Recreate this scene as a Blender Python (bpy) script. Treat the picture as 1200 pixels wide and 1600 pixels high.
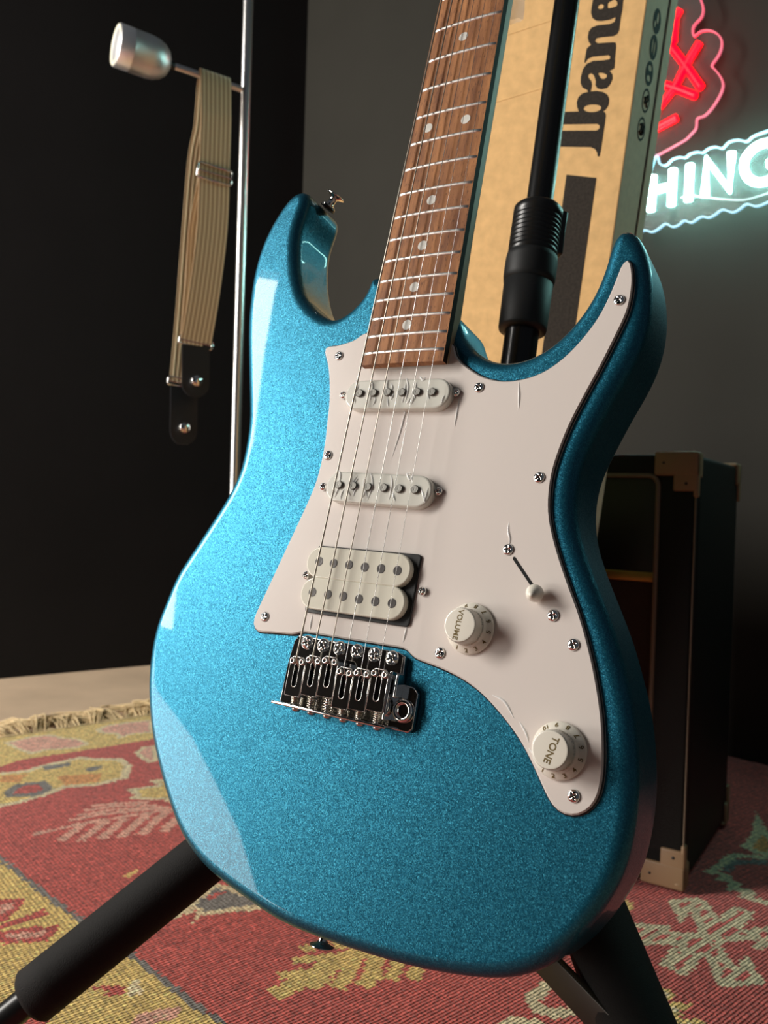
import bpy, bmesh, math, random, json
import numpy as np
from math import sin, cos, pi, radians, sqrt, atan2
from mathutils import Vector, Matrix
from mathutils.geometry import delaunay_2d_cdt

for _o in list(bpy.data.objects): bpy.data.objects.remove(_o)
SC = bpy.context.scene; COL = SC.collection
random.seed(7); RNG = np.random.default_rng(7)

# ------------------------------------------------------------------ camera
cd = bpy.data.cameras.new('camera'); cam = bpy.data.objects.new('camera', cd); COL.objects.link(cam)
cd.sensor_fit = 'HORIZONTAL'; cd.sensor_width = 36.0; cd.lens = 36.0*1290/1200
cd.clip_start = 0.02; cd.clip_end = 50
CM = Matrix(((0.9995, -0.0305, 0.0), (0.0004, 0.0120, -0.9999), (0.0305, 0.9995, 0.0120)))
cam.matrix_world = Matrix.Translation((0, 0, 0.45)) @ CM.to_4x4()
cd.dof.use_dof = True; cd.dof.focus_distance = 0.44; cd.dof.aperture_fstop = 19.0
SC.camera = cam

# ------------------------------------------------------------------ light
w = bpy.data.worlds.new('room_ambience'); SC.world = w; w.use_nodes = True
w.node_tree.nodes['Background'].inputs[0].default_value = (0.80, 0.88, 1.0, 1)
w.node_tree.nodes['Background'].inputs[1].default_value = 0.062
# wall C (with the glazed door) runs from W0 along WD; s is the distance along it
W0 = Vector((-2.07, 0.14, 0)); WD = Vector((0.57, -0.82, 0)).normalized(); WN = Vector((0.82, 0.57, 0)).normalized()
def door_light(name, s0, s1, z0, z1, radiance, color):
    ld = bpy.data.lights.new(name, 'AREA'); ld.shape = 'RECTANGLE'; ld.size = s1-s0; ld.size_y = z1-z0
    ld.energy = radiance*pi*(s1-s0)*(z1-z0); ld.color = color
    o = bpy.data.objects.new(name, ld); COL.objects.link(o)
    X = WD; Z = -WN; Y = Z.cross(X)
    o.matrix_world = Matrix.Translation(W0+WD*(s0+s1)/2+Vector((0, 0, (z0+z1)/2))-WN*0.05) @ Matrix((X, Y, Z)).transposed().to_4x4()
    return o
door_light('daylight_upper', -0.85, -0.02, 0.78, 2.20, 31.0, (1.0, 0.955, 0.89))
door_light('daylight_lower', -0.85, 0.62, 0.06, 0.67, 10.0, (1.0, 0.95, 0.89))

SC.view_settings.view_transform = 'Standard'; SC.view_settings.look = 'None'
SC.view_settings.exposure = 0.0; SC.view_settings.gamma = 1.0; SC.view_settings.use_curve_mapping = False
SC.render.engine = 'CYCLES'
SC.cycles.use_denoising = True
SC.cycles.max_bounces = 6; SC.cycles.transparent_max_bounces = 12
SC.cycles.sample_clamp_indirect = 4.0; SC.cycles.caustics_reflective = False; SC.cycles.caustics_refractive = False

# ------------------------------------------------------------------ materials
def mat(name, col=(0.8, 0.8, 0.8), rough=0.5, metal=0.0, coat=0.0, emit=None, es=0.0, spec=0.5, alpha=1.0, trans=0.0, noise=0.0, nscale=50, bump=0.0, bscale=200, sheen=0.0):
    m = bpy.data.materials.new(name); m.use_nodes = True; nt = m.node_tree; N = nt.nodes; L = nt.links
    b = N['Principled BSDF']
    b.inputs['Base Color'].default_value = (*col, 1); b.inputs['Roughness'].default_value = rough
    b.inputs['Metallic'].default_value = metal; b.inputs['Coat Weight'].default_value = coat; b.inputs['Coat Roughness'].default_value = 0.03
    b.inputs['Specular IOR Level'].default_value = spec; b.inputs['Alpha'].default_value = alpha
    b.inputs['Transmission Weight'].default_value = trans; b.inputs['Sheen Weight'].default_value = sheen
    if emit: b.inputs['Emission Color'].default_value = (*emit, 1); b.inputs['Emission Strength'].default_value = es
    tc = N.new('ShaderNodeTexCoord')
    if noise:
        n = N.new('ShaderNodeTexNoise'); n.inputs['Scale'].default_value = nscale; n.inputs['Detail'].default_value = 5
        L.new(tc.outputs['Object'], n.inputs['Vector'])
        r = N.new('ShaderNodeValToRGB'); r.color_ramp.elements[0].position = 0.3; r.color_ramp.elements[1].position = 0.7
        r.color_ramp.elements[0].color = (*[c*(1-noise) for c in col], 1); r.color_ramp.elements[1].color = (*[min(1, c*(1+noise)) for c in col], 1)
        L.new(n.outputs['Fac'], r.inputs['Fac']); L.new(r.outputs['Color'], b.inputs['Base Color'])
    if bump:
        n2 = N.new('ShaderNodeTexNoise'); n2.inputs['Scale'].default_value = bscale; n2.inputs['Detail'].default_value = 4
        L.new(tc.outputs['Object'], n2.inputs['Vector'])
        bp = N.new('ShaderNodeBump'); bp.inputs['Strength'].default_value = bump; bp.inputs['Distance'].default_value = 0.001
        L.new(n2.outputs['Fac'], bp.inputs['Height']); L.new(bp.outputs['Normal'], b.inputs['Normal'])
    return m

def paint_material():
    m = mat('metallic_blue_lacquer', (0.012, 0.24, 0.40), 0.42, 0.80, 1.0); nt = m.node_tree; N = nt.nodes; L = nt.links; b = N['Principled BSDF']
    b.inputs['Coat Roughness'].default_value = 0.02; b.inputs['Coat Weight'].default_value = 0.42; b.inputs['Coat IOR'].default_value = 1.45
    tc = N.new('ShaderNodeTexCoord')
    v = N.new('ShaderNodeTexVoronoi'); v.inputs['Scale'].default_value = 2300
    L.new(tc.outputs['Object'], v.inputs['Vector'])
    s = N.new('ShaderNodeVectorMath'); s.operation = 'SUBTRACT'; s.inputs[1].default_value = (.5, .5, .5); L.new(v.outputs['Color'], s.inputs[0])
    k = N.new('ShaderNodeVectorMath'); k.operation = 'SCALE'; k.inputs['Scale'].default_value = 0.18; L.new(s.outputs[0], k.inputs[0])
    g = N.new('ShaderNodeNewGeometry')
    a = N.new('ShaderNodeVectorMath'); a.operation = 'ADD'; L.new(g.outputs['Normal'], a.inputs[0]); L.new(k.outputs[0], a.inputs[1])
    n = N.new('ShaderNodeVectorMath'); n.operation = 'NORMALIZE'; L.new(a.outputs[0], n.inputs[0]); L.new(n.outputs[0], b.inputs['Normal'])
    L.new(g.outputs['Normal'], b.inputs['Coat Normal'])
    sx = N.new('ShaderNodeSeparateXYZ'); L.new(v.outputs['Color'], sx.inputs[0])
    r = N.new('ShaderNodeValToRGB'); e = r.color_ramp.elements
    e[0].position = 0.0; e[0].color = (0.007, 0.108, 0.184, 1); e[1].position = 1.0; e[1].color = (0.026, 0.200, 0.285, 1)
    x = e.new(0.55); x.color = (0.009, 0.132, 0.215, 1)
    L.new(sx.outputs[1], r.inputs['Fac']); L.new(r.outputs['Color'], b.inputs['Base Color'])
    return m

def wood_material(name, dark, light, sx, pores=True, rough=0.5):
    m = mat(name, light, rough); nt = m.node_tree; N = nt.nodes; L = nt.links; b = N['Principled BSDF']
    tc = N.new('ShaderNodeTexCoord'); mp = N.new('ShaderNodeMapping'); mp.inputs['Scale'].default_value = sx
    L.new(tc.outputs['Object'], mp.inputs['Vector'])
    n = N.new('ShaderNodeTexNoise'); n.inputs['Scale'].default_value = 1; n.inputs['Detail'].default_value = 6; n.inputs['Roughness'].default_value = .65
    L.new(mp.outputs[0], n.inputs['Vector'])
    r = N.new('ShaderNodeValToRGB'); r.color_ramp.elements[0].position = .33; r.color_ramp.elements[1].position = .68
    r.color_ramp.elements[0].color = (*dark, 1); r.color_ramp.elements[1].color = (*light, 1)
    L.new(n.outputs['Fac'], r.inputs['Fac']); out = r.outputs['Color']
    if pores:
        m2 = N.new('ShaderNodeMapping'); m2.inputs['Scale'].default_value = (sx[0]*8, sx[1]*14, sx[2]*4)
        L.new(tc.outputs['Object'], m2.inputs['Vector'])
        n2 = N.new('ShaderNodeTexNoise'); n2.inputs['Scale'].default_value = 1; n2.inputs['Detail'].default_value = 2; L.new(m2.outputs[0], n2.inputs['Vector'])
        r2 = N.new('ShaderNodeValToRGB'); r2.color_ramp.elements[0].position = .60; r2.color_ramp.elements[1].position = .68
        r2.color_ramp.elements[0].color = (1, 1, 1, 1); r2.color_ramp.elements[1].color = (.32, .28, .25, 1); L.new(n2.outputs['Fac'], r2.inputs['Fac'])
        mx = N.new('ShaderNodeMix'); mx.data_type = 'RGBA'; mx.blend_type = 'MULTIPLY'; mx.inputs['Factor'].default_value = .75
        L.new(out, mx.inputs[6]); L.new(r2.outputs['Color'], mx.inputs[7]); out = mx.outputs[2]
    L.new(out, b.inputs['Base Color'])
    return m

def rug_material():
    m = mat('flat_woven_wool', (1, 1, 1), 0.95, spec=0.1, sheen=0.2); nt = m.node_tree; N = nt.nodes; L = nt.links; b = N['Principled BSDF']
    at = N.new('ShaderNodeAttribute'); at.attribute_name = 'yarn'
    tc = N.new('ShaderNodeTexCoord')
    n = N.new('ShaderNodeTexNoise'); n.inputs['Scale'].default_value = 260; n.inputs['Detail'].default_value = 3; L.new(tc.outputs['Object'], n.inputs['Vector'])
    r = N.new('ShaderNodeValToRGB'); r.color_ramp.elements[0].position = .3; r.color_ramp.elements[1].position = .7
    r.color_ramp.elements[0].color = (.50, .50, .50, 1); r.color_ramp.elements[1].color = (1.35, 1.3, 1.25, 1); L.new(n.outputs['Fac'], r.inputs['Fac'])
    mx = N.new('ShaderNodeMix'); mx.data_type = 'RGBA'; mx.blend_type = 'MULTIPLY'; mx.inputs['Factor'].default_value = 1
    L.new(at.outputs['Color'], mx.inputs[6]); L.new(r.outputs['Color'], mx.inputs[7]); L.new(mx.outputs[2], b.inputs['Base Color'])
    mp = N.new('ShaderNodeMapping'); mp.inputs['Scale'].default_value = (1, 1, 1); L.new(tc.outputs['Object'], mp.inputs['Vector'])
    def wave(d, sc_, ph=None):
        wv = N.new('ShaderNodeTexWave'); wv.bands_direction = d; wv.inputs['Scale'].default_value = sc_; wv.inputs['Distortion'].default_value = 1.2
        wv.inputs['Detail'].default_value = 1; wv.inputs['Detail Scale'].default_value = 2; L.new(mp.outputs[0], wv.inputs['Vector']); return wv
    w1 = wave('Y', 85); w2 = wave('X', 70)
    ad = N.new('ShaderNodeMath'); ad.operation = 'MULTIPLY'; L.new(w1.outputs['Fac'], ad.inputs[0]); L.new(w2.outputs['Fac'], ad.inputs[1])
    a2 = N.new('ShaderNodeMath'); a2.operation = 'ADD'; L.new(ad.outputs[0], a2.inputs[0]); L.new(w1.outputs['Fac'], a2.inputs[1])
    a3 = N.new('ShaderNodeMath'); a3.operation = 'ADD'; L.new(a2.outputs[0], a3.inputs[0]); L.new(n.outputs['Fac'], a3.inputs[1])
    bp = N.new('ShaderNodeBump'); bp.inputs['Strength'].default_value = 0.9; bp.inputs['Distance'].default_value = 0.0014
    L.new(a3.outputs[0], bp.inputs['Height']); L.new(bp.outputs['Normal'], b.inputs['Normal'])
    return m

M = {}
M['paint'] = paint_material()
M['white'] = mat('pickguard_white_plastic', (0.76, 0.69, 0.64), 0.22, coat=0.35)
M['black_ply'] = mat('pickguard_black_ply', (0.015, 0.013, 0.012), 0.35)
M['cover'] = mat('aged_white_plastic', (0.66, 0.65, 0.58), 0.25, coat=0.3)
M['coil'] = mat('cream_bobbin_plastic', (0.70, 0.67, 0.56), 0.22, coat=0.4)
M['knob'] = mat('parchment_knob_plastic', (0.80, 0.76, 0.66), 0.28, coat=0.2)
M['gold'] = mat('gold_print', (0.16, 0.11, 0.03), 0.45, metal=0.2)
M['chrome'] = mat('chrome', (0.82, 0.81, 0.79), 0.07, 1.0)
M['satin'] = mat('nickel_screw', (0.70, 0.68, 0.64), 0.22, 1.0)
M['spring'] = mat('spring_steel', (0.66, 0.60, 0.50), 0.25, 1.0)
M['pole'] = mat('magnet_slug', (0.17, 0.165, 0.15), 0.5, .9, bump=.3, bscale=900)
M['dark_pole'] = mat('dark_pole_screw', (0.045, 0.04, 0.038), 0.35, 0.6)
M['black'] = mat('black_plastic', (0.010, 0.010, 0.010), 0.3)
M['rosewood'] = wood_material('jatoba_fingerboard', (0.17, 0.060, 0.022), (0.47, 0.200, 0.070), (170, 22, 60), True, 0.7)
M['rosedark'] = mat('fingerboard_side', (0.020, 0.009, 0.006), 0.6, spec=.08)
M['maple'] = wood_material('maple_neck', (0.36, 0.25, 0.15), (0.46, 0.33, 0.20), (60, 6, 60), False, 0.5)
M['fret'] = mat('nickel_fret_wire', (0.86, 0.84, 0.80), 0.38, 0.9)
M['dot'] = mat('pearl_inlay', (0.74, 0.72, 0.66), 0.3, coat=.3, noise=.08, nscale=300)
M['wound'] = mat('wound_string', (0.52, 0.47, 0.40), 0.32, 1.0)
M['plain'] = mat('plain_steel_string', (0.75, 0.74, 0.72), 0.2, 1.0)
M['film'] = mat('film_crease_glint', (1, 1, .98), 0.15, coat=1.0, alpha=0.75)  # white and nearly opaque: glints on the clear creases are in the colour
M['foam'] = mat('black_foam', (0.013, 0.0122, 0.0115), 0.8, spec=.25, bump=.35, bscale=1400)
M['tube'] = mat('black_powder_coated_tube', (0.006, 0.006, 0.006), 0.25, spec=.5)
M['tube_satin'] = mat('satin_black_tube', (0.02, 0.02, 0.02), 0.32, metal=.5)
M['grey_steel'] = mat('grey_steel_bracket', (0.035, 0.033, 0.028), 0.45, metal=.5)
M['rubber'] = mat('matte_black_grip', (0.012, 0.013, 0.014), 0.55)
M['card'] = mat('kraft_cardboard', (0.67, 0.43, 0.19), 0.85, spec=.2, noise=.10, nscale=90, bump=.15, bscale=150)
M['card_side_lit'] = mat('kraft_cardboard_lit_side', (0.88, 0.76, 0.54), 0.8, spec=.2, noise=.06, nscale=120)  # side copy of the cardboard, made paler to carry the sign's glow
M['ink'] = mat('black_print', (0.030, 0.025, 0.020), 0.8, spec=.15, noise=.25, nscale=400)
M['lamp_metal'] = mat('brushed_aluminium', (0.85, 0.85, 0.86), 0.42, 1.0)
M['lamp_pole'] = mat('silver_pole', (0.75, 0.74, 0.73), 0.28, 1.0)
M['ceramic'] = mat('cream_ceramic', (0.78, 0.74, 0.58), 0.4)
M['leather'] = mat('black_leather', (0.012, 0.012, 0.014), 0.45, bump=.3, bscale=300)
M['tolex'] = mat('black_tolex', (0.006, 0.007, 0.0065), 0.5, spec=.22, bump=.8, bscale=700)
M['amp_corner'] = mat('tan_corner_plastic', (0.26, 0.165, 0.09), 0.45)
M['piping'] = mat('cream_piping', (0.16, 0.12, 0.08), 0.5)
M['grille'] = mat('brown_grille_cloth', (0.035, 0.020, 0.014), 0.9, noise=.4, nscale=700, bump=.5, bscale=900)
M['brass'] = mat('gold_panel_strip', (0.42, 0.28, 0.06), 0.35, metal=.7)
M['wallA'] = mat('black_wall_paint', (0.009, 0.0078, 0.0078), 0.7, spec=.15, noise=.15, nscale=3, bump=.2, bscale=30)
M['wallB'] = mat('charcoal_wall_paint', (0.026, 0.0245, 0.020), 0.7, spec=.15, noise=.10, nscale=3, bump=.25, bscale=25)
M['floor'] = mat('beige_screed_floor', (0.60, 0.44, 0.30), 0.7, noise=.12, nscale=6)
M['frame'] = mat('dark_window_frame', (0.02, 0.02, 0.02), 0.4)
M['drape'] = mat('black_drape', (0.010, 0.010, 0.011), 0.9)
M['rug'] = rug_material()
M['fringe'] = mat('wool_fringe', (0.62, 0.47, 0.26), 0.9, noise=.2, nscale=100)
M['neon_red'] = mat('red_neon', (0.2, 0.0, 0.0), 0.4, emit=(1.0, 0.0, 0.003), es=12.0)
M['neon_white'] = mat('white_neon', (0.9, 1.0, 1.0), 0.4, emit=(0.45, 1.0, 0.92), es=26.0)
M['neon_pink_edge'] = mat('pink_lit_edge', (0.9, 0.3, 0.4), 0.3, emit=(1.0, 0.06, 0.13), es=0.8)
M['neon_blue_edge'] = mat('blue_lit_edge', (0.5, 0.8, 0.9), 0.3, emit=(0.30, 0.62, 0.85), es=1.3)
M['acrylic'] = mat('clear_acrylic', (0.8, 0.85, 0.85), 0.05, alpha=0.05)
M['bag'] = mat('clear_plastic_bag', (0.85, 0.88, 0.88), 0.08, alpha=0.30, coat=1.0)
def strap_material():
    m = mat('tan_ribbed_webbing', (0.45, 0.33, 0.2), 0.7, sheen=.3); nt = m.node_tree; N = nt.nodes; L = nt.links; b = N['Principled BSDF']
    uv = N.new('ShaderNodeAttribute'); uv.attribute_name = 'across'
    mt = N.new('ShaderNodeMath'); mt.operation = 'MULTIPLY'; mt.inputs[1].default_value = 2*pi*7; L.new(uv.outputs['Fac'], mt.inputs[0])
    sn = N.new('ShaderNodeMath'); sn.operation = 'SINE'; L.new(mt.outputs[0], sn.inputs[0])
    r = N.new('ShaderNodeValToRGB'); r.color_ramp.elements[0].position = 0; r.color_ramp.elements[1].position = .9
    r.color_ramp.elements[0].color = (.58, .41, .23, 1); r.color_ramp.elements[1].color = (1.0, .86, .56, 1)
    L.new(sn.outputs[0], r.inputs['Fac']); L.new(r.outputs['Color'], b.inputs['Base Color'])
    return m
M['strap'] = strap_material()

# ------------------------------------------------------------------ mesh helpers
def tag(o, label=None, cat=None, group=None, kind=None):
    if label: o['label'] = label
    if cat: o['category'] = cat
    if group: o['group'] = group
    if kind: o['kind'] = kind
    return o

class MB:
    def __init__(s): s.v = []; s.f = []; s.m = []; s.sm = []
    def add(s, vs, fs, mi=0, smooth=True):
        o = len(s.v); s.v += [tuple(p) for p in vs]
        for f in fs: s.f.append(tuple(o+i for i in f)); s.m.append(mi); s.sm.append(smooth)
    def box(s, c, d, mi=0, R=None, bev=0.0):
        c = Vector(c); hx, hy, hz = d[0]/2, d[1]/2, d[2]/2
        if bev <= 0:
            P = [Vector((x*hx, y*hy, z*hz)) for x in (-1, 1) for y in (-1, 1) for z in (-1, 1)]
            F = [(0, 1, 3, 2), (4, 6, 7, 5), (0, 4, 5, 1), (2, 3, 7, 6), (0, 2, 6, 4), (1, 5, 7, 3)]
            s.add([c+(R@p if R else p) for p in P], F, mi, False); return
        b = min(bev, hx*.98, hy*.98, hz*.98); P = []; idx = {}
        bm = bmesh.new(); bmesh.ops.create_cube(bm, size=1.0)
        for v in bm.verts: v.co = Vector((v.co.x*2*hx, v.co.y*2*hy, v.co.z*2*hz))
        bmesh.ops.bevel(bm, geom=list(bm.edges), offset=b, segments=3, profile=.5, affect='EDGES')
        bm.verts.index_update()
        s.add([c+(R@v.co if R else v.co) for v in bm.verts], [[v.index for v in f.verts] for f in bm.faces], mi, True); bm.free()
    def tube(s, pts, r, n=10, mi=0, caps=True, closed=False):
        pts = [Vector(p) for p in pts]; K = len(pts); rs = r if isinstance(r, (list, tuple)) else [r]*K
        V = []; F = []; up = None
        for i, p in enumerate(pts):
            if closed: t = pts[(i+1) % K]-pts[i-1]
            else: t = pts[min(i+1, K-1)]-pts[max(i-1, 0)]
            t.normalize()
            if up is None: up = t.orthogonal().normalized()
            up = (up-t*up.dot(t)).normalized(); sd = t.cross(up)
            for k in range(n):
                a = 2*pi*k/n; V.append(p+(up*cos(a)+sd*sin(a))*rs[i])
        for i in range(K if closed else K-1):
            j = (i+1) % K
            for k in range(n): F.append((i*n+k, i*n+(k+1) % n, j*n+(k+1) % n, j*n+k))
        s.add(V, F, mi)
        if caps and not closed:
            o = len(s.v); s.add([V[k] for k in range(n)], [tuple(range(n-1, -1, -1))], mi, False); s.add(V[-n:], [tuple(range(n))], mi, False)
    def lathe(s, prof, n=32, mi=0, o=(0, 0, 0), ax=(0, 0, 1), smooth=True, rmod=None):
        ax = Vector(ax).normalized(); x = ax.orthogonal().normalized(); y = ax.cross(x); o = Vector(o); V = []; F = []
        for j, (r, z) in enumerate(prof):
            for k in range(n):
                a = 2*pi*k/n; q = r*(rmod(j, k) if rmod else 1); V.append(o+x*(q*cos(a))+y*(q*sin(a))+ax*z)
        for j in range(len(prof)-1):
            for k in range(n): F.append((j*n+k, j*n+(k+1) % n, (j+1)*n+(k+1) % n, (j+1)*n+k))
        if prof[0][0] > 1e-6: F.append(tuple(range(n-1, -1, -1)))
        if prof[-1][0] > 1e-6: F.append(tuple((len(prof)-1)*n+k for k in range(n)))
        s.add(V, F, mi, smooth)
    def prism(s, poly, z0, z1, bev=0.0, mi=0, seg=3, side_mi=None):
        """poly in xy (ccw or cw), from z0 up to z1, rounded upper edge"""
        poly = [Vector(p[:2]) for p in poly]
        A = sum(poly[i-1].x*poly[i].y-poly[i].x*poly[i-1].y for i in range(len(poly)))
        if A < 0: poly.reverse()
        n = len(poly); nr = offs_normals(poly); rings = [(0, z0)]
        if bev > 0:
            for k in range(seg+1):
                a = pi/2*k/seg; rings.append((bev*(1-cos(a)), z1-bev+bev*sin(a)))
        else: rings.append((0, z1))
        V = []; F = []
        for ins, z in rings:
            for p, q in zip(poly, nr): V.append((p.x-q.x*ins, p.y-q.y*ins, z))
        for j in range(len(rings)-1):
            for k in range(n): F.append((j*n+k, j*n+(k+1) % n, (j+1)*n+(k+1) % n, (j+1)*n+k))
        s.add(V, F, mi if side_mi is None else side_mi, bev > 0)
        top = [(V[(len(rings)-1)*n+k]) for k in range(n)]
        tv, tf = fill2d([top])
        s.add([(p[0], p[1], rings[-1][1]) for p in tv], tf, mi, False)
        bv, bf = fill2d([[V[k] for k in range(n)]])
        s.add([(p[0], p[1], z0) for p in bv], [f[::-1] for f in bf], mi, False)
    def build(s, name, mats, parent=None, off=(0, 0, 0), k=1.0, loc=None, weld=False):
        me = bpy.data.meshes.new(name)
        me.from_pydata([((p[0]+off[0])*k, (p[1]+off[1])*k, (p[2]+off[2])*k) for p in s.v], [], s.f)
        for q in (mats if isinstance(mats, (list, tuple)) else [mats]): me.materials.append(M[q] if isinstance(q, str) else q)
        me.polygons.foreach_set('material_index', s.m); me.polygons.foreach_set('use_smooth', s.sm)
        if weld:
            bm = bmesh.new(); bm.from_mesh(me); bmesh.ops.remove_doubles(bm, verts=bm.verts, dist=1e-6); bm.to_mesh(me); bm.free()
        me.update(); me.validate()
        o = bpy.data.objects.new(name, me); COL.objects.link(o)
        if parent: o.parent = parent
        if loc is not None: o.location = loc
        return o

def offs_normals(poly, sm=0):
    n = len(poly); N = []
    for i in range(n):
        t = (poly[(i+1) % n]-poly[i]).normalized()+(poly[i]-poly[i-1]).normalized()
        if t.length < 1e-6: t = poly[(i+1) % n]-poly[i]
        t.normalize(); N.append(Vector((t.y, -t.x)))
    for _ in range(sm):
        N = [(N[i-1]+N[i]*2+N[(i+1) % n]).normalized() for i in range(n)]
    return N

def fill2d(loops, extra=()):
    vs = []; es = []
    for lp in loops:
        o = len(vs); vs += [Vector((p[0], p[1])) for p in lp]; es += [(o+i, o+(i+1) % len(lp)) for i in range(len(lp))]
    vs += [Vector((p[0], p[1])) for p in extra]
    V, E, F, a, b, c = delaunay_2d_cdt(vs, es, [], 2 if len(loops) > 1 else 1, 1e-7)
    out = []
    for f in F:
        A = sum(V[f[i-1]].x*V[f[i]].y-V[f[i]].x*V[f[i-1]].y for i in range(len(f)))
        out.append(tuple(f) if A > 0 else tuple(f[::-1]))
    return [(p.x, p.y) for p in V], out

def crom(pts, n, closed=True):
    P = [Vector(p) for p in pts]; K = len(P); dense = []
    for i in range(K if closed else K-1):
        if closed: a, b, c, d = P[i-1], P[i], P[(i+1) % K], P[(i+2) % K]
        else: a, b, c, d = P[max(i-1, 0)], P[i], P[i+1], P[min(i+2, K-1)]
        for j in range(16):
            t = j/16; dense.append(0.5*((2*b)+(c-a)*t+(2*a-5*b+4*c-d)*t*t+(3*b-a-3*c+d)*t*t*t))
    if not closed: dense.append(P[-1])
    L = [0]
    D = dense+([dense[0]] if closed else [])
    for i in range(1, len(D)): L.append(L[-1]+(D[i]-D[i-1]).length)
    out = []; j = 0; m = n if closed else n-1
    for i in range(n):
        t = L[-1]*i/m
        while j < len(L)-2 and L[j+1] < t: j += 1
        u = (t-L[j])/max(L[j+1]-L[j], 1e-9); out.append(D[j].lerp(D[j+1], min(1, max(0, u))))
    return out

def smooth_poly(P, it=2):
    for _ in range(it): P = [(P[i-1]+2*P[i]+P[(i+1) % len(P)])/4 for i in range(len(P))]
    return P

def empty(name, loc=(0, 0, 0), label=None, cat=None, group=None, R=None):
    o = bpy.data.objects.new(name, None); COL.objects.link(o); o.empty_display_size = .02
    m = Matrix.Translation(Vector(loc))
    if R is not None: m = m @ R.to_4x4()
    o.matrix_world = m
    return tag(o, label, cat, group)

def dup(o, parent, loc, rotz=None):
    c = o.copy(); COL.objects.link(c); c.parent = parent; c.location = loc
    if rotz is not None: c.rotation_euler = (0, 0, rotz)
    return c

def text_mesh(s, size, mt, name, parent, loc, rot, ext=0.00003, bold=0.0):
    cu = bpy.data.curves.new(name, 'FONT'); cu.body = s; cu.size = size; cu.align_x = 'CENTER'; cu.align_y = 'CENTER'; cu.extrude = ext; cu.offset = bold
    t = bpy.data.objects.new(name, cu); COL.objects.link(t)
    dg = bpy.context.evaluated_depsgraph_get(); me = bpy.data.meshes.new_from_object(t.evaluated_get(dg))
    me.name = name; me.materials.clear(); me.materials.append(M[mt]); bpy.data.objects.remove(t)
    o = bpy.data.objects.new(name, me); COL.objects.link(o); o.parent = parent; o.location = loc; o.rotation_euler = rot
    return o

# ------------------------------------------------------------------ measured outlines (guitar and box in mm, rug and sign in mm)
OUT = [[-118.1,317.9],[-124.8,316.8],[-128.7,313.9],[-135.8,303.8],[-142.0,290.3],[-146.0,275.5],[-147.3,255.4],[-145.4,236.9],[-142.1,218.5],[-136.6,198.8],[-129.6,176.4],[-124.6,160.7],[-119.5,143.1],[-117.8,127.3],[-117.7,109.5],[-122.0,95.3],[-127.2,84.1],[-132.7,73.7],[-138.9,61.9],[-145.6,49.6],[-151.8,37.3],[-156.1,19.6],[-159.4,4.2],[-159.2,-10.7],[-156.9,-25.0],[-153.2,-38.1],[-147.8,-51.1],[-140.8,-64.2],[-132.0,-77.1],[-121.9,-90.0],[-110.9,-102.2],[-99.1,-113.3],[-85.9,-121.5],[-71.2,-127.4],[-56.7,-131.0],[-38.5,-134.6],[-22.2,-137.3],[-6.5,-138.3],[14.3,-137.9],[34.0,-136.8],[52.6,-135.3],[67.5,-133.6],[82.0,-131.1],[94.9,-128.5],[107.3,-125.0],[117.5,-120.8],[127.2,-114.6],[136.3,-105.6],[144.0,-94.8],[150.4,-82.8],[155.0,-72.8],[157.9,-62.7],[159.4,-49.9],[159.7,-37.6],[158.6,-23.6],[155.7,-7.3],[151.8,7.2],[146.3,21.5],[139.7,37.1],[131.5,52.5],[122.1,69.7],[115.5,83.9],[112.0,97.0],[111.1,110.4],[112.6,123.1],[116.6,135.6],[120.7,147.0],[125.9,160.1],[131.2,172.5],[134.9,184.7],[136.6,197.0],[136.5,208.8],[134.5,222.5],[131.0,235.1],[126.1,245.5],[121.7,250.7],[117.4,252.5],[113.7,251.1],[111.6,246.5],[110.5,238.5],[108.9,227.3],[105.4,214.1],[99.7,202.2],[92.5,192.6],[84.9,185.2],[75.7,180.1],[64.7,177.6],[52.8,179.0],[42.2,184.3],[33.7,192.7],[27.4,202.1],[24.2,210.1],[-9.5,226.7],[-41.5,243.0],[-43.6,232.9],[-49.0,224.0],[-56.9,217.0],[-65.8,213.5],[-76.2,217.7],[-86.4,224.6],[-96.0,234.5],[-103.1,247.1],[-108.5,261.3],[-111.4,272.5],[-113.3,285.1],[-112.7,295.0],[-110.7,304.8],[-110.7,311.3],[-113.6,315.9]]
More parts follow.
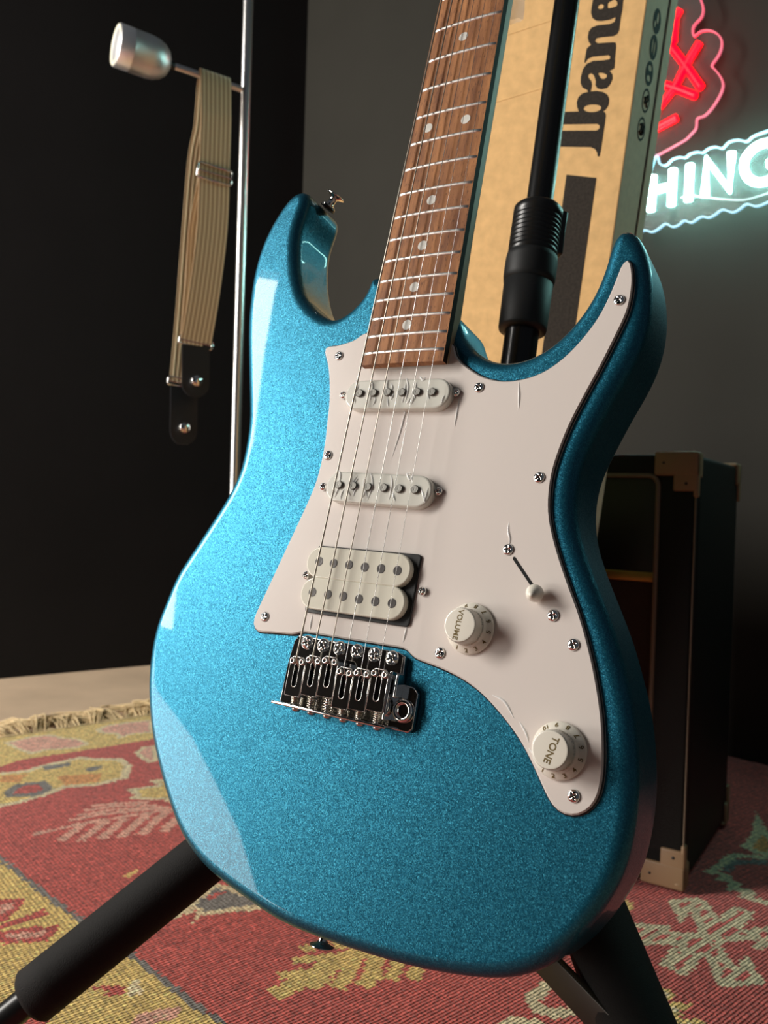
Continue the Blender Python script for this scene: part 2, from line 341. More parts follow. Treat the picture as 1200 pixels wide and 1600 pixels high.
PG = [[-64.2,191.6],[-56.6,191.8],[-45.4,194.0],[-38.7,196.6],[-34.4,199.3],[-1.8,193.2],[25.7,188.9],[28.9,184.3],[30.6,180.7],[35.7,175.7],[43.0,170.7],[50.9,166.4],[60.7,163.7],[69.8,163.4],[79.5,165.2],[88.6,169.2],[98.0,176.9],[106.2,187.2],[112.8,198.6],[117.2,211.3],[119.8,222.0],[121.8,229.5],[123.8,228.9],[126.0,221.3],[126.9,211.8],[126.0,200.0],[122.3,187.9],[116.8,171.9],[109.9,154.0],[104.6,139.1],[101.0,124.6],[99.1,112.3],[99.5,98.8],[101.9,87.2],[107.4,73.5],[114.9,58.4],[123.6,42.2],[131.0,25.5],[136.3,10.9],[140.4,-3.4],[142.9,-17.7],[143.8,-28.4],[142.7,-37.6],[138.8,-43.5],[133.4,-46.4],[127.5,-46.1],[123.0,-43.0],[118.1,-36.7],[112.9,-29.5],[106.3,-21.3],[98.8,-14.0],[88.7,-6.1],[79.8,-0.4],[69.7,4.1],[57.2,7.5],[46.5,9.3],[40.5,10.3],[38.0,10.9],[35.9,13.6],[31.7,14.7],[16.7,14.7],[-1.4,14.7],[-20.5,14.7],[-35.5,14.6],[-38.6,13.8],[-41.0,12.4],[-50.1,11.7],[-60.5,11.1],[-68.7,10.3],[-73.2,13.5],[-73.0,19.0],[-67.9,35.9],[-62.4,54.1],[-56.9,72.3],[-52.2,88.1],[-48.6,102.7],[-47.7,116.1],[-48.1,129.6],[-49.7,142.0],[-51.3,155.2],[-54.8,169.6],[-58.9,181.1]]
PGS = [[-51.6,185.2],[49.7,160.7],[121.6,206.4],[93.1,110.0],[-43.9,120.0],[-65.7,18.9],[54.0,14.4],[123.1,28.3],[133.0,-38.6]]
SWS = [[82.4,71.3],[111.1,40.8]]
SLOT = [[86.9,66.6],[101.1,51.3]]
TIP = [103.7,46.7]
PUS = [[-41.0,158.3],[36.6,157.6],[-41.7,100.0],[36.8,100.1],[-40.8,46.3],[37.8,44.9]]
P1 = [[-25.5,157.2],[-15.6,157.2],[-5.6,157.2],[4.2,156.9],[14.3,156.8],[24.1,156.5]]
P2 = [[-26.9,100.3],[-16.6,100.0],[-6.3,99.7],[4.4,99.6],[14.5,99.4],[24.9,99.3]]
H1 = [[-30.5,54.5],[-20.2,54.2],[-9.5,54.3],[1.3,53.9],[12.0,54.0],[22.6,53.9]]
H2 = [[-30.8,36.5],[-19.8,36.3],[-9.2,36.4],[1.5,36.0],[12.3,35.9],[22.9,36.1]]
FR = [[32.6,63.1],[33.0,26.5],[-35.8,27.4],[-34.1,65.7]]
C1 = [[-36.7,157.1],[35.8,155.6],[-0.8,166.7],[3.5,146.5]]
C2 = [[-36.8,98.7],[35.4,100.2],[-2.7,108.7],[1.7,89.1]]
HC = [[-39.0,54.5],[30.8,54.1],[-39.7,37.4],[31.6,34.9],[-5.8,63.6],[-2.2,26.2]]
BS = [[-29.8,8.4],[-18.4,8.2],[-7.2,8.2],[4.4,8.2],[16.0,8.1],[27.2,7.9]]
SAD = [[-30.0,-1.4],[-18.8,0.2],[-8.1,1.4],[3.1,-1.0],[14.5,-0.0],[25.7,1.0]]
BPL = [[-37.6,11.4],[30.3,11.2],[34.9,10.0],[38.0,-4.7],[44.1,-5.8],[45.7,-9.8],[46.2,-27.9],[35.3,-27.9],[-41.1,-26.6],[-39.5,-0.8]]
ARM = [37.1,-17.7]
CRE = [[-150.6,-22.8],[-135.8,-39.4],[-100.1,-59.3],[-74.2,-78.6],[-51.4,-99.6],[-29.6,-126.6]]
SB1 = [[-112.1,314.5],[-106.9,321.4]]
SB2 = [[0.1,-138.1],[-1.2,-143.3]]
KN = [[69.0,29.3],[124.1,-20.5]]
KT = [[72.8,28.5],[124.4,-20.6]]
WR = [[[38.7,153.6],[38.8,144.1],[38.9,137.4]],[[73.2,163.0],[74.6,154.6],[75.5,147.3]],[[5.7,162.0],[4.5,138.7],[1.8,119.3]],[[80.4,85.6],[80.8,80.8],[82.5,76.9],[82.5,73.2]],[[86.3,-1.5],[93.1,-3.5],[99.2,-10.3]],[[102.4,-11.5],[106.4,-16.1],[108.3,-19.9]],[[108.7,-22.2],[113.2,-26.5],[116.5,-31.1]],[[-31.7,167.4],[-28.8,160.7],[-29.6,154.1]],[[-21.1,167.8],[-17.3,161.1],[-17.6,152.2]],[[-7.4,167.3],[-7.1,160.0],[-1.8,151.8]],[[3.6,167.6],[7.3,160.3],[7.1,150.9]],[[12.2,168.1],[16.4,164.0],[17.5,167.1]],[[-30.7,109.6],[-27.8,106.9],[-27.3,101.0]],[[-19.6,111.1],[-19.5,103.2],[-14.6,93.7]],[[-8.1,110.2],[-4.0,101.8],[-5.4,92.2]],[[6.1,109.0],[8.9,102.3],[8.8,92.9]],[[15.5,111.2],[20.2,104.5],[21.1,108.3]],[[-31.4,24.3],[-30.9,15.1]],[[31.8,25.7],[31.2,17.0]]]
BRI = [[-26.9,-3.9],[27.1,1.4]]
GR = [[0.8393,0.1559,-0.5209],[-0.5434,0.2082,-0.8132],[-0.0184,0.9656,0.2595]]
GT = [-0.0154,0.4514,0.3598]
CAMR = [[0.9995,0.0305,0.0],[0.0004,-0.012,0.9999],[0.0305,-0.9995,-0.012]]
BOX = {"n":[-0.5665,-0.8091,-0.1564],"a":[0.0539,-0.2258,0.9727],"b":[0.8223,-0.5426,-0.1715],"P":[0.223,0.75,0.9097]}
LET = {"ib":[[[-77.0,-89.1],[-52.0,-90.0],[-54.3,-85.6],[-55.2,-81.3],[-54.2,-77.3],[-50.6,-74.1],[-44.3,-73.0],[-36.9,-72.9],[-30.4,-74.1],[-25.6,-76.6],[-22.9,-80.9],[-22.8,-86.0],[-24.9,-89.6],[-27.2,-91.3],[-24.9,-92.8],[-24.0,-95.7],[-24.2,-114.4],[-24.3,-124.8],[-24.9,-131.3],[-26.7,-131.0],[-27.8,-127.6],[-30.1,-124.6],[-34.7,-122.6],[-72.5,-120.8],[-74.6,-106.2],[-31.6,-107.9],[-29.6,-107.1],[-28.6,-105.3],[-29.1,-103.4],[-31.4,-102.1],[-75.4,-100.6]],[[-47.3,-87.4],[-45.1,-85.3],[-39.4,-84.6],[-33.4,-85.4],[-29.9,-87.4],[-30.6,-89.7],[-35.2,-91.2],[-41.6,-91.0],[-46.2,-89.3]]],"a":[[[-23.4,-45.3],[-22.5,-48.1],[-22.2,-54.4],[-26.3,-56.4],[-23.2,-59.8],[-22.5,-63.5],[-24.0,-68.0],[-26.7,-71.0],[-31.8,-71.8],[-36.2,-70.6],[-38.5,-67.9],[-38.7,-64.1],[-41.1,-59.4],[-43.5,-57.3],[-46.1,-57.4],[-47.3,-59.1],[-46.1,-61.3],[-43.3,-63.8],[-42.1,-67.6],[-42.6,-73.9],[-44.7,-73.8],[-46.1,-71.5],[-51.4,-68.8],[-53.8,-64.9],[-54.4,-59.3],[-53.2,-52.9],[-50.1,-48.5],[-44.1,-46.4],[-33.5,-46.7],[-27.9,-46.3],[-27.6,-44.9]],[[-37.3,-57.8],[-35.0,-57.3],[-31.2,-58.3],[-28.6,-59.8],[-28.6,-61.7],[-31.1,-62.9],[-33.8,-62.2],[-35.9,-59.9]]],"n":[[[-22.8,-46.0],[-23.2,-36.3],[-24.1,-32.8],[-26.5,-32.0],[-42.1,-31.4],[-44.7,-29.4],[-43.8,-27.1],[-38.7,-26.7],[-27.3,-26.9],[-23.7,-25.3],[-22.4,-22.1],[-22.5,-18.5],[-22.6,-11.4],[-27.5,-11.3],[-28.1,-14.8],[-32.0,-16.2],[-44.4,-16.0],[-50.0,-17.4],[-52.3,-20.8],[-52.5,-25.4],[-50.8,-29.6],[-48.3,-32.0],[-52.1,-35.0],[-52.4,-40.0],[-52.7,-46.9],[-51.8,-47.4],[-49.7,-44.4],[-45.2,-42.7],[-29.5,-42.8],[-27.7,-44.0],[-27.7,-45.8]]],"e":[[[-23.0,-14.9],[-22.2,-6.2],[-22.8,7.9],[-26.1,11.4],[-32.5,13.5],[-49.1,14.7],[-52.0,9.7],[-52.4,0.8],[-52.4,-4.6],[-50.2,-9.3],[-46.1,-12.0],[-40.8,-12.8],[-32.6,-12.5],[-28.7,-11.2],[-27.1,-11.3]],[[-46.2,-0.8],[-45.5,0.9],[-43.0,1.5],[-40.9,0.4],[-40.7,-1.8],[-42.3,-2.5],[-45.0,-2.1]],[[-36.8,1.7],[-34.0,3.1],[-31.1,4.1],[-28.1,1.6],[-27.7,-1.1],[-30.1,-2.2],[-35.1,-2.7],[-36.5,-1.9]]]}
BAR = [[-56.3,-147.0],[-25.0,-150.4],[-27.3,-294.8],[-60.9,-325.5]]
BLE = [[-121.9,14.5],[-146.7,-37.6]]
BTH = [82.2,80.5,85.6,101.4]
CR = [[[-133.5,-13.2],[-93.5,-5.0]],[[-146.8,-76.2],[-97.1,-65.3]]]
OVA = [[32.8,-7.6],[33.8,-29.5],[32.6,-52.3],[34.1,-75.7],[32.9,-101.1]]
SLN = [[61.3,19.3],[59.2,-114.2]]
RED = [[[744.0,1385.0],[737.0,1377.0],[734.0,1369.0],[733.0,1329.0]],[[726.0,1326.0],[757.0,1279.0],[790.0,1225.0]],[[784.0,1309.0],[759.0,1276.0],[739.0,1242.0],[711.0,1217.0],[682.0,1195.0]],[[678.0,1280.0],[717.0,1255.0],[742.0,1239.0],[780.0,1213.0]],[[745.0,1184.0],[702.0,1175.0],[669.0,1168.0]]]
PNK = [[[745.0,1454.0],[771.0,1417.0],[781.0,1390.0],[786.0,1372.0],[783.0,1358.0],[769.0,1347.0],[768.0,1334.0],[771.0,1327.0]],[[771.0,1327.0],[784.0,1332.0],[802.0,1326.0],[817.0,1312.0],[823.0,1296.0],[819.0,1278.0],[806.0,1262.0],[810.0,1255.0],[823.0,1235.0],[828.0,1218.0],[822.0,1201.0],[809.0,1184.0],[795.0,1174.0],[782.0,1173.0],[780.0,1156.0],[770.0,1147.0],[756.0,1139.0],[699.0,1125.0]]]
WHT = [[[701.0,1087.0],[699.0,1021.0]],[[741.0,1089.0],[740.0,1022.0]],[[704.0,1059.0],[740.0,1058.0]],[[774.0,1089.0],[773.0,1023.0]],[[804.0,1024.0],[805.0,1090.0],[849.0,1024.0],[850.0,1090.0]],[[935.0,1068.0],[924.0,1083.0],[910.0,1090.0],[892.0,1088.0],[877.0,1076.0],[873.0,1059.0],[880.0,1039.0],[896.0,1026.0],[914.0,1024.0],[931.0,1031.0],[932.0,1051.0],[913.0,1053.0]]]
BLU = [[[700.0,1121.0],[711.0,1109.0],[724.0,1103.0],[736.0,1111.0],[751.0,1111.0],[761.0,1107.0],[771.0,1112.0],[786.0,1111.0],[794.0,1107.0],[806.0,1112.0],[819.0,1111.0],[831.0,1105.0],[842.0,1113.0],[859.0,1112.0],[874.0,1105.0],[885.0,1111.0],[910.0,1113.0],[928.0,1112.0],[946.0,1099.0]],[[662.0,993.0],[685.0,989.0],[700.0,982.0],[715.0,986.0],[727.0,992.0],[741.0,983.0],[753.0,984.0],[764.0,990.0],[778.0,983.0],[796.0,990.0],[810.0,985.0],[822.0,988.0],[835.0,994.0],[853.0,985.0],[866.0,988.0],[878.0,994.0],[895.0,986.0],[915.0,989.0],[938.0,993.0],[953.0,1004.0],[955.0,1050.0],[946.0,1099.0]]]
WIR = [[754.0,1036.0],[772.0,1036.0],[793.0,1028.0],[813.0,1021.0],[840.0,1012.0],[874.0,1004.0],[914.0,1006.0]]
RUG = [["Y","Y",0,[[-890.0,1289.0],[-678.0,1480.0],[-458.0,1663.0],[-269.0,1811.0],[-240.0,1625.0],[-408.0,1501.0],[-588.0,1360.0],[-605.0,1322.0],[-737.0,1070.0]]],["P","C",8,[[-659.0,1451.0],[-626.0,1494.0],[-598.0,1509.0],[-568.0,1492.0],[-538.0,1491.0],[-509.0,1459.0],[-523.0,1434.0],[-571.0,1415.0],[-583.0,1392.0],[-613.0,1410.0],[-640.0,1433.0]]],["P","C",8,[[-531.0,1547.0],[-521.0,1579.0],[-487.0,1606.0],[-444.0,1630.0],[-418.0,1538.0],[-451.0,1530.0],[-470.0,1494.0],[-486.0,1526.0],[-509.0,1523.0]]],["Y","C",12,[[-684.0,1119.0],[-638.0,1267.0],[-592.0,1295.0],[-558.0,1310.0],[-547.0,1337.0],[-530.0,1355.0],[-501.0,1389.0],[-461.0,1383.0],[-430.0,1389.0],[-400.0,1351.0],[-389.0,1289.0],[-425.0,1251.0],[-465.0,1239.0],[-482.0,1200.0],[-506.0,1169.0],[-525.0,1151.0],[-556.0,1106.0]]],["O","O",0,[[-585.0,1280.0],[-549.0,1290.0],[-544.0,1255.0],[-572.0,1252.0]]],["O","O",0,[[-499.0,1288.0],[-436.0,1309.0],[-427.0,1271.0],[-473.0,1249.0]]],["R","G",14,[[-545.0,1246.0],[-510.0,1266.0],[-481.0,1232.0],[-492.0,1201.0],[-534.0,1190.0],[-547.0,1205.0]]],["G","G",0,[[-541.0,1331.0],[-505.0,1358.0],[-497.0,1342.0],[-529.0,1313.0]]],["G","G",0,[[-472.0,1331.0],[-448.0,1347.0],[-445.0,1328.0],[-459.0,1313.0]]],["P","C",8,[[-418.0,1419.0],[-414.0,1453.0],[-392.0,1467.0],[-365.0,1378.0],[-379.0,1370.0],[-398.0,1389.0]]],["Y","C",10,[[-374.0,1241.0],[-336.0,1262.0],[-355.0,1283.0],[-330.0,1289.0],[-289.0,1292.0],[-244.0,1179.0],[-288.0,1180.0],[-309.0,1199.0],[-361.0,1199.0],[-356.0,1216.0]]],["P","P",0,[[-446.0,1067.0],[-394.0,1109.0],[-343.0,1139.0],[-272.0,1176.0],[-268.0,1168.0],[-338.0,1131.0],[-389.0,1102.0],[-440.0,1060.0]]],["P","P",0,[[-419.0,1117.0],[-379.0,1143.0],[-294.0,1174.0],[-291.0,1166.0],[-375.0,1135.0],[-414.0,1109.0]]],["P","P",0,[[-412.0,1135.0],[-367.0,1161.0],[-303.0,1176.0],[-301.0,1167.0],[-364.0,1152.0],[-408.0,1128.0]]],["P","P",0,[[-409.0,1155.0],[-371.0,1175.0],[-313.0,1182.0],[-312.0,1174.0],[-369.0,1166.0],[-404.0,1147.0]]],["P","P",0,[[-405.0,1172.0],[-366.0,1188.0],[-325.0,1192.0],[-324.0,1183.0],[-364.0,1179.0],[-402.0,1164.0]]],["P","P",0,[[-385.0,1103.0],[-393.0,1047.0],[-406.0,1049.0],[-397.0,1105.0]]],["P","P",0,[[-358.0,1114.0],[-369.0,1047.0],[-381.0,1049.0],[-371.0,1116.0]]],["P","P",0,[[-336.0,1127.0],[-344.0,1055.0],[-357.0,1057.0],[-349.0,1128.0]]],["P","P",0,[[-310.0,1143.0],[-321.0,1061.0],[-334.0,1063.0],[-323.0,1145.0]]],["P","P",0,[[-286.0,1159.0],[-298.0,1071.0],[-311.0,1073.0],[-299.0,1161.0]]],["P","P",0,[[-263.0,1151.0],[-272.0,1083.0],[-285.0,1085.0],[-276.0,1153.0]]],["Y","G",7,[[-795.0,1298.0],[-456.0,1002.0],[-311.0,866.0],[-228.0,794.0],[-157.0,725.0],[-116.0,691.0],[-45.0,618.0],[-100.0,483.0],[-394.0,473.0],[-877.0,1039.0]]],["P","R",9,[[-415.0,893.0],[-379.0,897.0],[-375.0,876.0],[-380.0,862.0],[-378.0,849.0],[-391.0,842.0]]],["P","R",7,[[-382.0,829.0],[-380.0,841.0],[-350.0,875.0],[-341.0,864.0],[-370.0,839.0]]],["P","R",9,[[-380.0,826.0],[-350.0,838.0],[-319.0,844.0],[-321.0,812.0],[-358.0,806.0],[-375.0,814.0]]],["R","R",0,[[-258.0,738.0],[-219.0,742.0],[-219.0,729.0],[-237.0,723.0],[-231.0,734.0]]],["C","C",0,[[-218.0,751.0],[-208.0,752.0],[-204.0,727.0],[-215.0,727.0]]],["C","P",8,[[-198.0,702.0],[-162.0,713.0],[-163.0,693.0],[-198.0,683.0]]],["R","R",0,[[-292.0,683.0],[-287.0,698.0],[-272.0,694.0],[-267.0,676.0]]],["G","C",9,[[-210.0,860.0],[-198.0,903.0],[-183.0,942.0],[-168.0,940.0],[-143.0,923.0],[-118.0,933.0],[-114.0,889.0],[-179.0,870.0],[-186.0,852.0],[-188.0,879.0]]],["R","R",0,[[-186.0,912.0],[-165.0,926.0],[-168.0,918.0],[-178.0,904.0]]],["Y","Y",0,[[-293.0,953.0],[-279.0,974.0],[-280.0,951.0]]],["Y","Y",0,[[-94.0,740.0],[-68.0,766.0],[-49.0,791.0],[-12.0,822.0],[1.0,807.0],[-35.0,777.0],[-53.0,753.0],[-80.0,726.0]]],["Y","Y",0,[[-87.0,769.0],[-70.0,775.0],[-44.0,786.0],[-39.0,775.0],[-65.0,763.0],[-83.0,756.0]]],["Y","Y",0,[[-78.0,794.0],[-51.0,802.0],[-35.0,807.0],[-32.0,796.0],[-47.0,791.0],[-74.0,782.0]]],["Y","Y",0,[[-71.0,816.0],[-45.0,826.0],[-19.0,825.0],[-19.0,814.0],[-43.0,815.0],[-67.0,806.0]]],["Y","Y",0,[[-59.0,749.0],[-50.0,763.0],[-45.0,783.0],[-32.0,780.0],[-37.0,758.0],[-48.0,741.0]]],["Y","Y",0,[[-38.0,752.0],[-31.0,769.0],[-25.0,804.0],[-8.0,801.0],[-14.0,765.0],[-23.0,745.0]]],["Y","Y",0,[[-15.0,756.0],[-7.0,770.0],[-2.0,808.0],[15.0,806.0],[10.0,766.0],[0.0,748.0]]],["Y","Y",0,[[12.0,766.0],[22.0,801.0],[36.0,797.0],[26.0,762.0]]],["Y","Y",0,[[33.0,767.0],[42.0,794.0],[55.0,790.0],[47.0,763.0]]],["R","K",13,[[140.0,745.0],[172.0,780.0],[188.0,773.0],[198.0,753.0],[197.0,724.0],[161.0,714.0],[143.0,724.0]]],["C","C",0,[[104.0,701.0],[125.0,716.0],[147.0,713.0],[155.0,700.0],[120.0,686.0]]],["S","K",9,[[336.0,934.0],[370.0,944.0],[381.0,933.0],[379.0,898.0],[408.0,925.0],[427.0,911.0],[396.0,875.0],[438.0,884.0],[418.0,843.0],[385.0,833.0],[403.0,855.0],[368.0,849.0],[358.0,839.0],[357.0,802.0],[378.0,825.0],[374.0,775.0],[329.0,766.0],[328.0,784.0],[334.0,807.0],[332.0,819.0],[300.0,782.0],[282.0,804.0],[304.0,830.0],[316.0,840.0],[261.0,837.0],[275.0,883.0],[322.0,877.0],[311.0,866.0],[345.0,863.0],[354.0,912.0],[333.0,883.0]]],["C","Y",5,[[264.0,767.0],[273.0,767.0],[283.0,756.0],[270.0,741.0],[294.0,742.0],[269.0,717.0],[294.0,717.0],[285.0,699.0],[242.0,697.0]]],["R","K",12,[[407.0,1011.0],[464.0,1071.0],[512.0,1067.0],[543.0,1059.0],[468.0,907.0],[448.0,929.0],[422.0,947.0],[435.0,960.0],[414.0,965.0],[428.0,981.0],[413.0,991.0],[425.0,1003.0]]],["G","G",0,[[431.0,1017.0],[463.0,1053.0],[506.0,1054.0],[500.0,1041.0],[459.0,1038.0],[440.0,1013.0]]],["O","K",12,[[570.0,1229.0],[551.0,1152.0],[548.0,1090.0],[509.0,1061.0],[487.0,1093.0],[522.0,1138.0]]],["Y","Y",0,[[284.0,934.0],[296.0,927.0],[288.0,908.0],[277.0,903.0]]]]
FRINGE = [[-894.0,1294.0],[-678.0,1480.0],[-458.0,1663.0],[-244.0,1838.0]]

# ------------------------------------------------------------------ room shell
def struct(o): o['kind'] = 'structure'; return o
fl = MB(); fl.box((-0.1, 0.6, -0.05), (5.6, 5.6, 0.1)); struct(fl.build('floor', 'floor'))
CORN = Vector((-0.265, 2.415, 0))
dA = Vector((1, 0.7, 0)).normalized(); dB = Vector((1, -1, 0)).normalized()
def wall_seg(mb, p, d, s0, s1, z0, z1, nrm, th=0.1):
    c = p+d*(s0+s1)/2-nrm*th/2+Vector((0, 0, (z0+z1)/2)); R = Matrix((d, -nrm if False else nrm.cross(Vector((0,0,1)))*0+nrm, Vector((0, 0, 1)))).transposed()
    mb.box(c, (s1-s0, th, z1-z0), 0, R)
nA = Vector((0.7, -1, 0)).normalized(); nB = Vector((-1, -1, 0)).normalized()
cA = CORN-dA*2.6
mb = MB(); wall_seg(mb, CORN, dA, -3.0, 0.12, 0, 2.9, nA); struct(mb.build('wall_left', 'wallA'))
mb = MB(); wall_seg(mb, CORN, dB, -0.02, 3.6, 0, 2.9, nB); struct(mb.build('wall_right', 'wallB'))
mb = MB()
wall_seg(mb, W0, WD, -1.15, -0.88, 0, 2.9, WN); wall_seg(mb, W0, WD, 0.66, 2.4, 0, 2.9, WN)
wall_seg(mb, W0, WD, -0.88, 0.66, 2.24, 2.9, WN); struct(mb.build('wall_front', 'wallA'))
mb = MB()
for a, b_, z0, z1 in [(-0.88, -0.84, 0, 2.24), (0.62, 0.66, 0, 2.24), (-0.84, 0.62, 2.19, 2.24), (-0.84, 0.62, 0.67, 0.78), (-0.84, 0.62, 0.0, 0.05), (-0.02, 0.62, .78, .82)]:
    wall_seg(mb, W0, WD, a, b_, z0, z1, WN, 0.06)
struct(mb.build('door_1', 'frame'))
# unseen drape added so its edge shapes the door's reflection on the guitar body
edge = [(-0.20, 2.35), (-0.22, 2.2), (-0.19, 2.05), (-0.14, 1.8), (-0.04, 1.44), (-0.05, 1.12), (-0.09, .95), (-0.04, .78), (-0.06, .66), (0.0, .59), (.15, .50), (.26, .41), (.37, .31), (.47, .19), (.60, .03)]
mb = MB(); V = []; F = []; nx_ = 40
for i, (s_, z_) in enumerate(edge):
    for k in range(nx_+1):
        t = k/nx_; sd = s_+(0.98-s_)*t; V.append(W0+WD*sd+WN*(0.035+0.015*sin(sd*60))+Vector((0, 0, z_)))
for i in range(len(edge)-1):
    for k in range(nx_): a = i*(nx_+1)+k; F.append((a, a+1, a+nx_+2, a+nx_+1))
mb.add(V, F); o = mb.build('added_mask_drape', 'drape')
sol = o.modifiers.new('thickness', 'SOLIDIFY'); sol.thickness = 0.004
tag(o, 'unseen black drape added to shape the door light reflected in the guitar', 'added_mask_drape')
# ------------------------------------------------------------------ guitar (local millimetres, y up the neck, z out of the face)
GRM = Matrix(GR); BO = 138.0
guitar = empty('electric_guitar', Vector(GT)+GRM @ Vector((0, -BO/1000, 0)), 'metallic blue electric guitar with white pickguard, leaning on black floor stand', 'guitar', R=GRM)
OFF = (0, BO, 0); K = 0.001
def gb(mb, name, mats, parent=None): return mb.build(name, mats, parent or guitar, OFF, K)
def gl(x, y, z): return Vector((x*K, (y+BO)*K, z*K))

# body
def contour(x, y): return 0.0
outl = smooth_poly(crom(OUT, 460), 5)
A = sum(outl[i-1].x*outl[i].y-outl[i].x*outl[i-1].y for i in range(len(outl)))
if A < 0: outl.reverse()
nr = offs_normals(outl, 6); n = len(outl); RB = 7.5; TH = 44.0
prof = [(RB*(1-sin(a)), -RB*(1-cos(a))) for a in [pi/2*k/9 for k in range(10)]][::1]
prof = [(RB*(1-sin(pi/2*k/9)), -RB*(1-cos(pi/2*k/9))) for k in range(10)]
rings = [(i_, z_) for i_, z_ in prof] + [(0, -RB-(TH-2*RB)*k/4) for k in range(1, 5)] + [(RB*(1-cos(pi/2*k/7)), -TH+RB-RB*sin(pi/2*k/7)) for k in range(1, 8)]
mb = MB(); V = []; F = []
for ins, z in rings:
    for p, q in zip(outl, nr): V.append((p.x-q.x*ins, p.y-q.y*ins, z))
for j in range(len(rings)-1):
    for k in range(n): F.append((j*n+k, j*n+(k+1) % n, (j+1)*n+(k+1) % n, (j+1)*n+k)[::-1])
mb.add(V, F, 0, True)
inn = [(p.x-q.x*(RB+1.2), p.y-q.y*(RB+1.2), 0) for p, q in zip(outl, offs_normals(outl, 10))]
mb.add(V[:n]+inn, [(k, (k+1) % n, n+(k+1) % n, n+k) for k in range(n)], 0, True)
tv, tf = fill2d([inn]); mb.add([(x, y, 0) for x, y in tv], tf, 0, True)
bv, bf = fill2d([V[-n:]]); mb.add([(x, y, -TH) for x, y in bv], [f[::-1] for f in bf], 0, True)
body = mb.build('body', 'paint', guitar, OFF, K, weld=True)

# pickguard: three-ply with a bevelled edge, white / black / white
pg = smooth_poly(crom(PG, 300), 1)
A = sum(pg[i-1].x*pg[i].y-pg[i].x*pg[i-1].y for i in range(len(pg)))
if A < 0: pg.reverse()
nr2 = offs_normals(pg, 3); n = len(pg)
mb = MB(); lv = [(1.5, 0.05, 0), (1.5, 0.7, 1), (0.8, 1.45, 0), (0.1, 2.2, 0), (0, 2.3, 0)]
V = []
for ins, z, mi in lv:
    for p, q in zip(pg, nr2): V.append((p.x+q.x*ins, p.y+q.y*ins, z))
for j in range(len(lv)-1):
    F = [(j*n+k, j*n+(k+1) % n, (j+1)*n+(k+1) % n, (j+1)*n+k) for k in range(n)]
    o_ = len(mb.v)
    mb.add([V[i] for i in range(len(V))], F, lv[j][2], False) if j == 0 else [mb.f.append(f) or mb.m.append(lv[j][2]) or mb.sm.append(False) for f in F]
tv, tf = fill2d([V[-n:]]); mb.add([(x, y, 2.3) for x, y in tv], tf, 0, False)
pickguard = gb(mb, 'pickguard', ['white', 'black_ply'])
pickguard['label'] = 'white three-ply pickguard with black edge line'

# pan-head cross screw (shared mesh)
def screw_mesh(name, R, H, mt, cross=True):
    mb = MB(); V = [(0, 0, H)]; F = []; nr_, na = 9, 40
    def hz(x, y):
        r = sqrt(x*x+y*y)/R; z = H*sqrt(max(0, 1-(r*.93)**2))
        if cross:
            for q in (0, pi/2):
                u = x*cos(q+.5)+y*sin(q+.5); v = -x*sin(q+.5)+y*cos(q+.5)
                if abs(v) < R*.13 and abs(u) < R*.56: z = min(z, H*.30)
        return z
    V = [(0, 0, H*.25 if cross else H)]
    for j in range(1, nr_+1):
        for k in range(na):
            a = 2*pi*k/na; r = R*j/nr_; V.append((r*cos(a), r*sin(a), hz(r*cos(a), r*sin(a))))
    for k in range(na): F.append((0, 1+k, 1+(k+1) % na))
    for j in range(nr_-1):
        for k in range(na): F.append((1+j*na+k, 1+(j+1)*na+k, 1+(j+1)*na+(k+1) % na, 1+j*na+(k+1) % na))
    b0 = 1+(nr_-1)*na; o = len(V)
    V += [(R*cos(2*pi*k/na), R*sin(2*pi*k/na), -0.3) for k in range(na)]
    for k in range(na): F.append((b0+k, o+k, o+(k+1) % na, b0+(k+1) % na))
    mb.add(V, F); return mb.build(name, mt, guitar, (0, 0, 0), K)
scr = screw_mesh('pickguard_screw', 2.9, 1.5, 'chrome'); first = True
def put(proto, parent, pts, z, state={}):
    for x, y in pts:
        if proto.name not in state: state[proto.name] = 1; proto.parent = parent; proto.location = gl(x, y, z); proto.rotation_euler = (0, 0, random.uniform(0, 3))
        else: dup(proto, parent, gl(x, y, z), random.uniform(0, 3))
put(scr, pickguard, PGS, 2.35)

# frets / neck / fingerboard
SCALE = 648.0
def fy(nf): return SCALE*2**(-nf/12)
def fw(y): return 42+(56-42)*(SCALE-y)/(SCALE-fy(22))
ZF = 10.5
def crown(x): return (sqrt(400**2-x*x)-sqrt(400**2-28**2))
mb = MB(); ny = 40; nxs = 12; V = []; F = []
y0, y1 = 174.5, SCALE+1
ys = [y0+(y1-y0)*j/ny for j in range(ny+1)]
for y in ys:
    hw = fw(y)/2
    for i in range(nxs+1): x = -hw+2*hw*i/nxs; V.append((x, y, ZF-1.0+crown(x)))
for j in range(ny):
    for i in range(nxs): a = j*(nxs+1)+i; F.append((a, a+1, a+nxs+2, a+nxs+1))
mb.add(V, F, 0)
zb = 4.7
for sgn in (-1, 1):
    P = []
    for y in ys: hw = fw(y)/2*sgn; P += [(hw, y, ZF-1.0+crown(hw)), (hw, y, zb)]
    mb.add(P, [((2*j, 2*j+1, 2*j+3, 2*j+2) if sgn < 0 else (2*j, 2*j+2, 2*j+3, 2*j+1)) for j in range(ny)], 1, False)
for y in (y0, y1):
    hw = fw(y)/2; T = [(-hw+2*hw*i/nxs, y, ZF-1+crown(-hw+2*hw*i/nxs)) for i in range(nxs+1)]+[(hw, y, zb), (-hw, y, zb)]
    mb.add(T, [tuple(range(len(T)))], 0, False)
hw0, hw1 = fw(y0)/2, fw(y1)/2
mb.add([(-hw0, y0, zb), (hw0, y0, zb), (hw1, y1, zb), (-hw1, y1, zb)], [(3, 2, 1, 0)], 1, False)
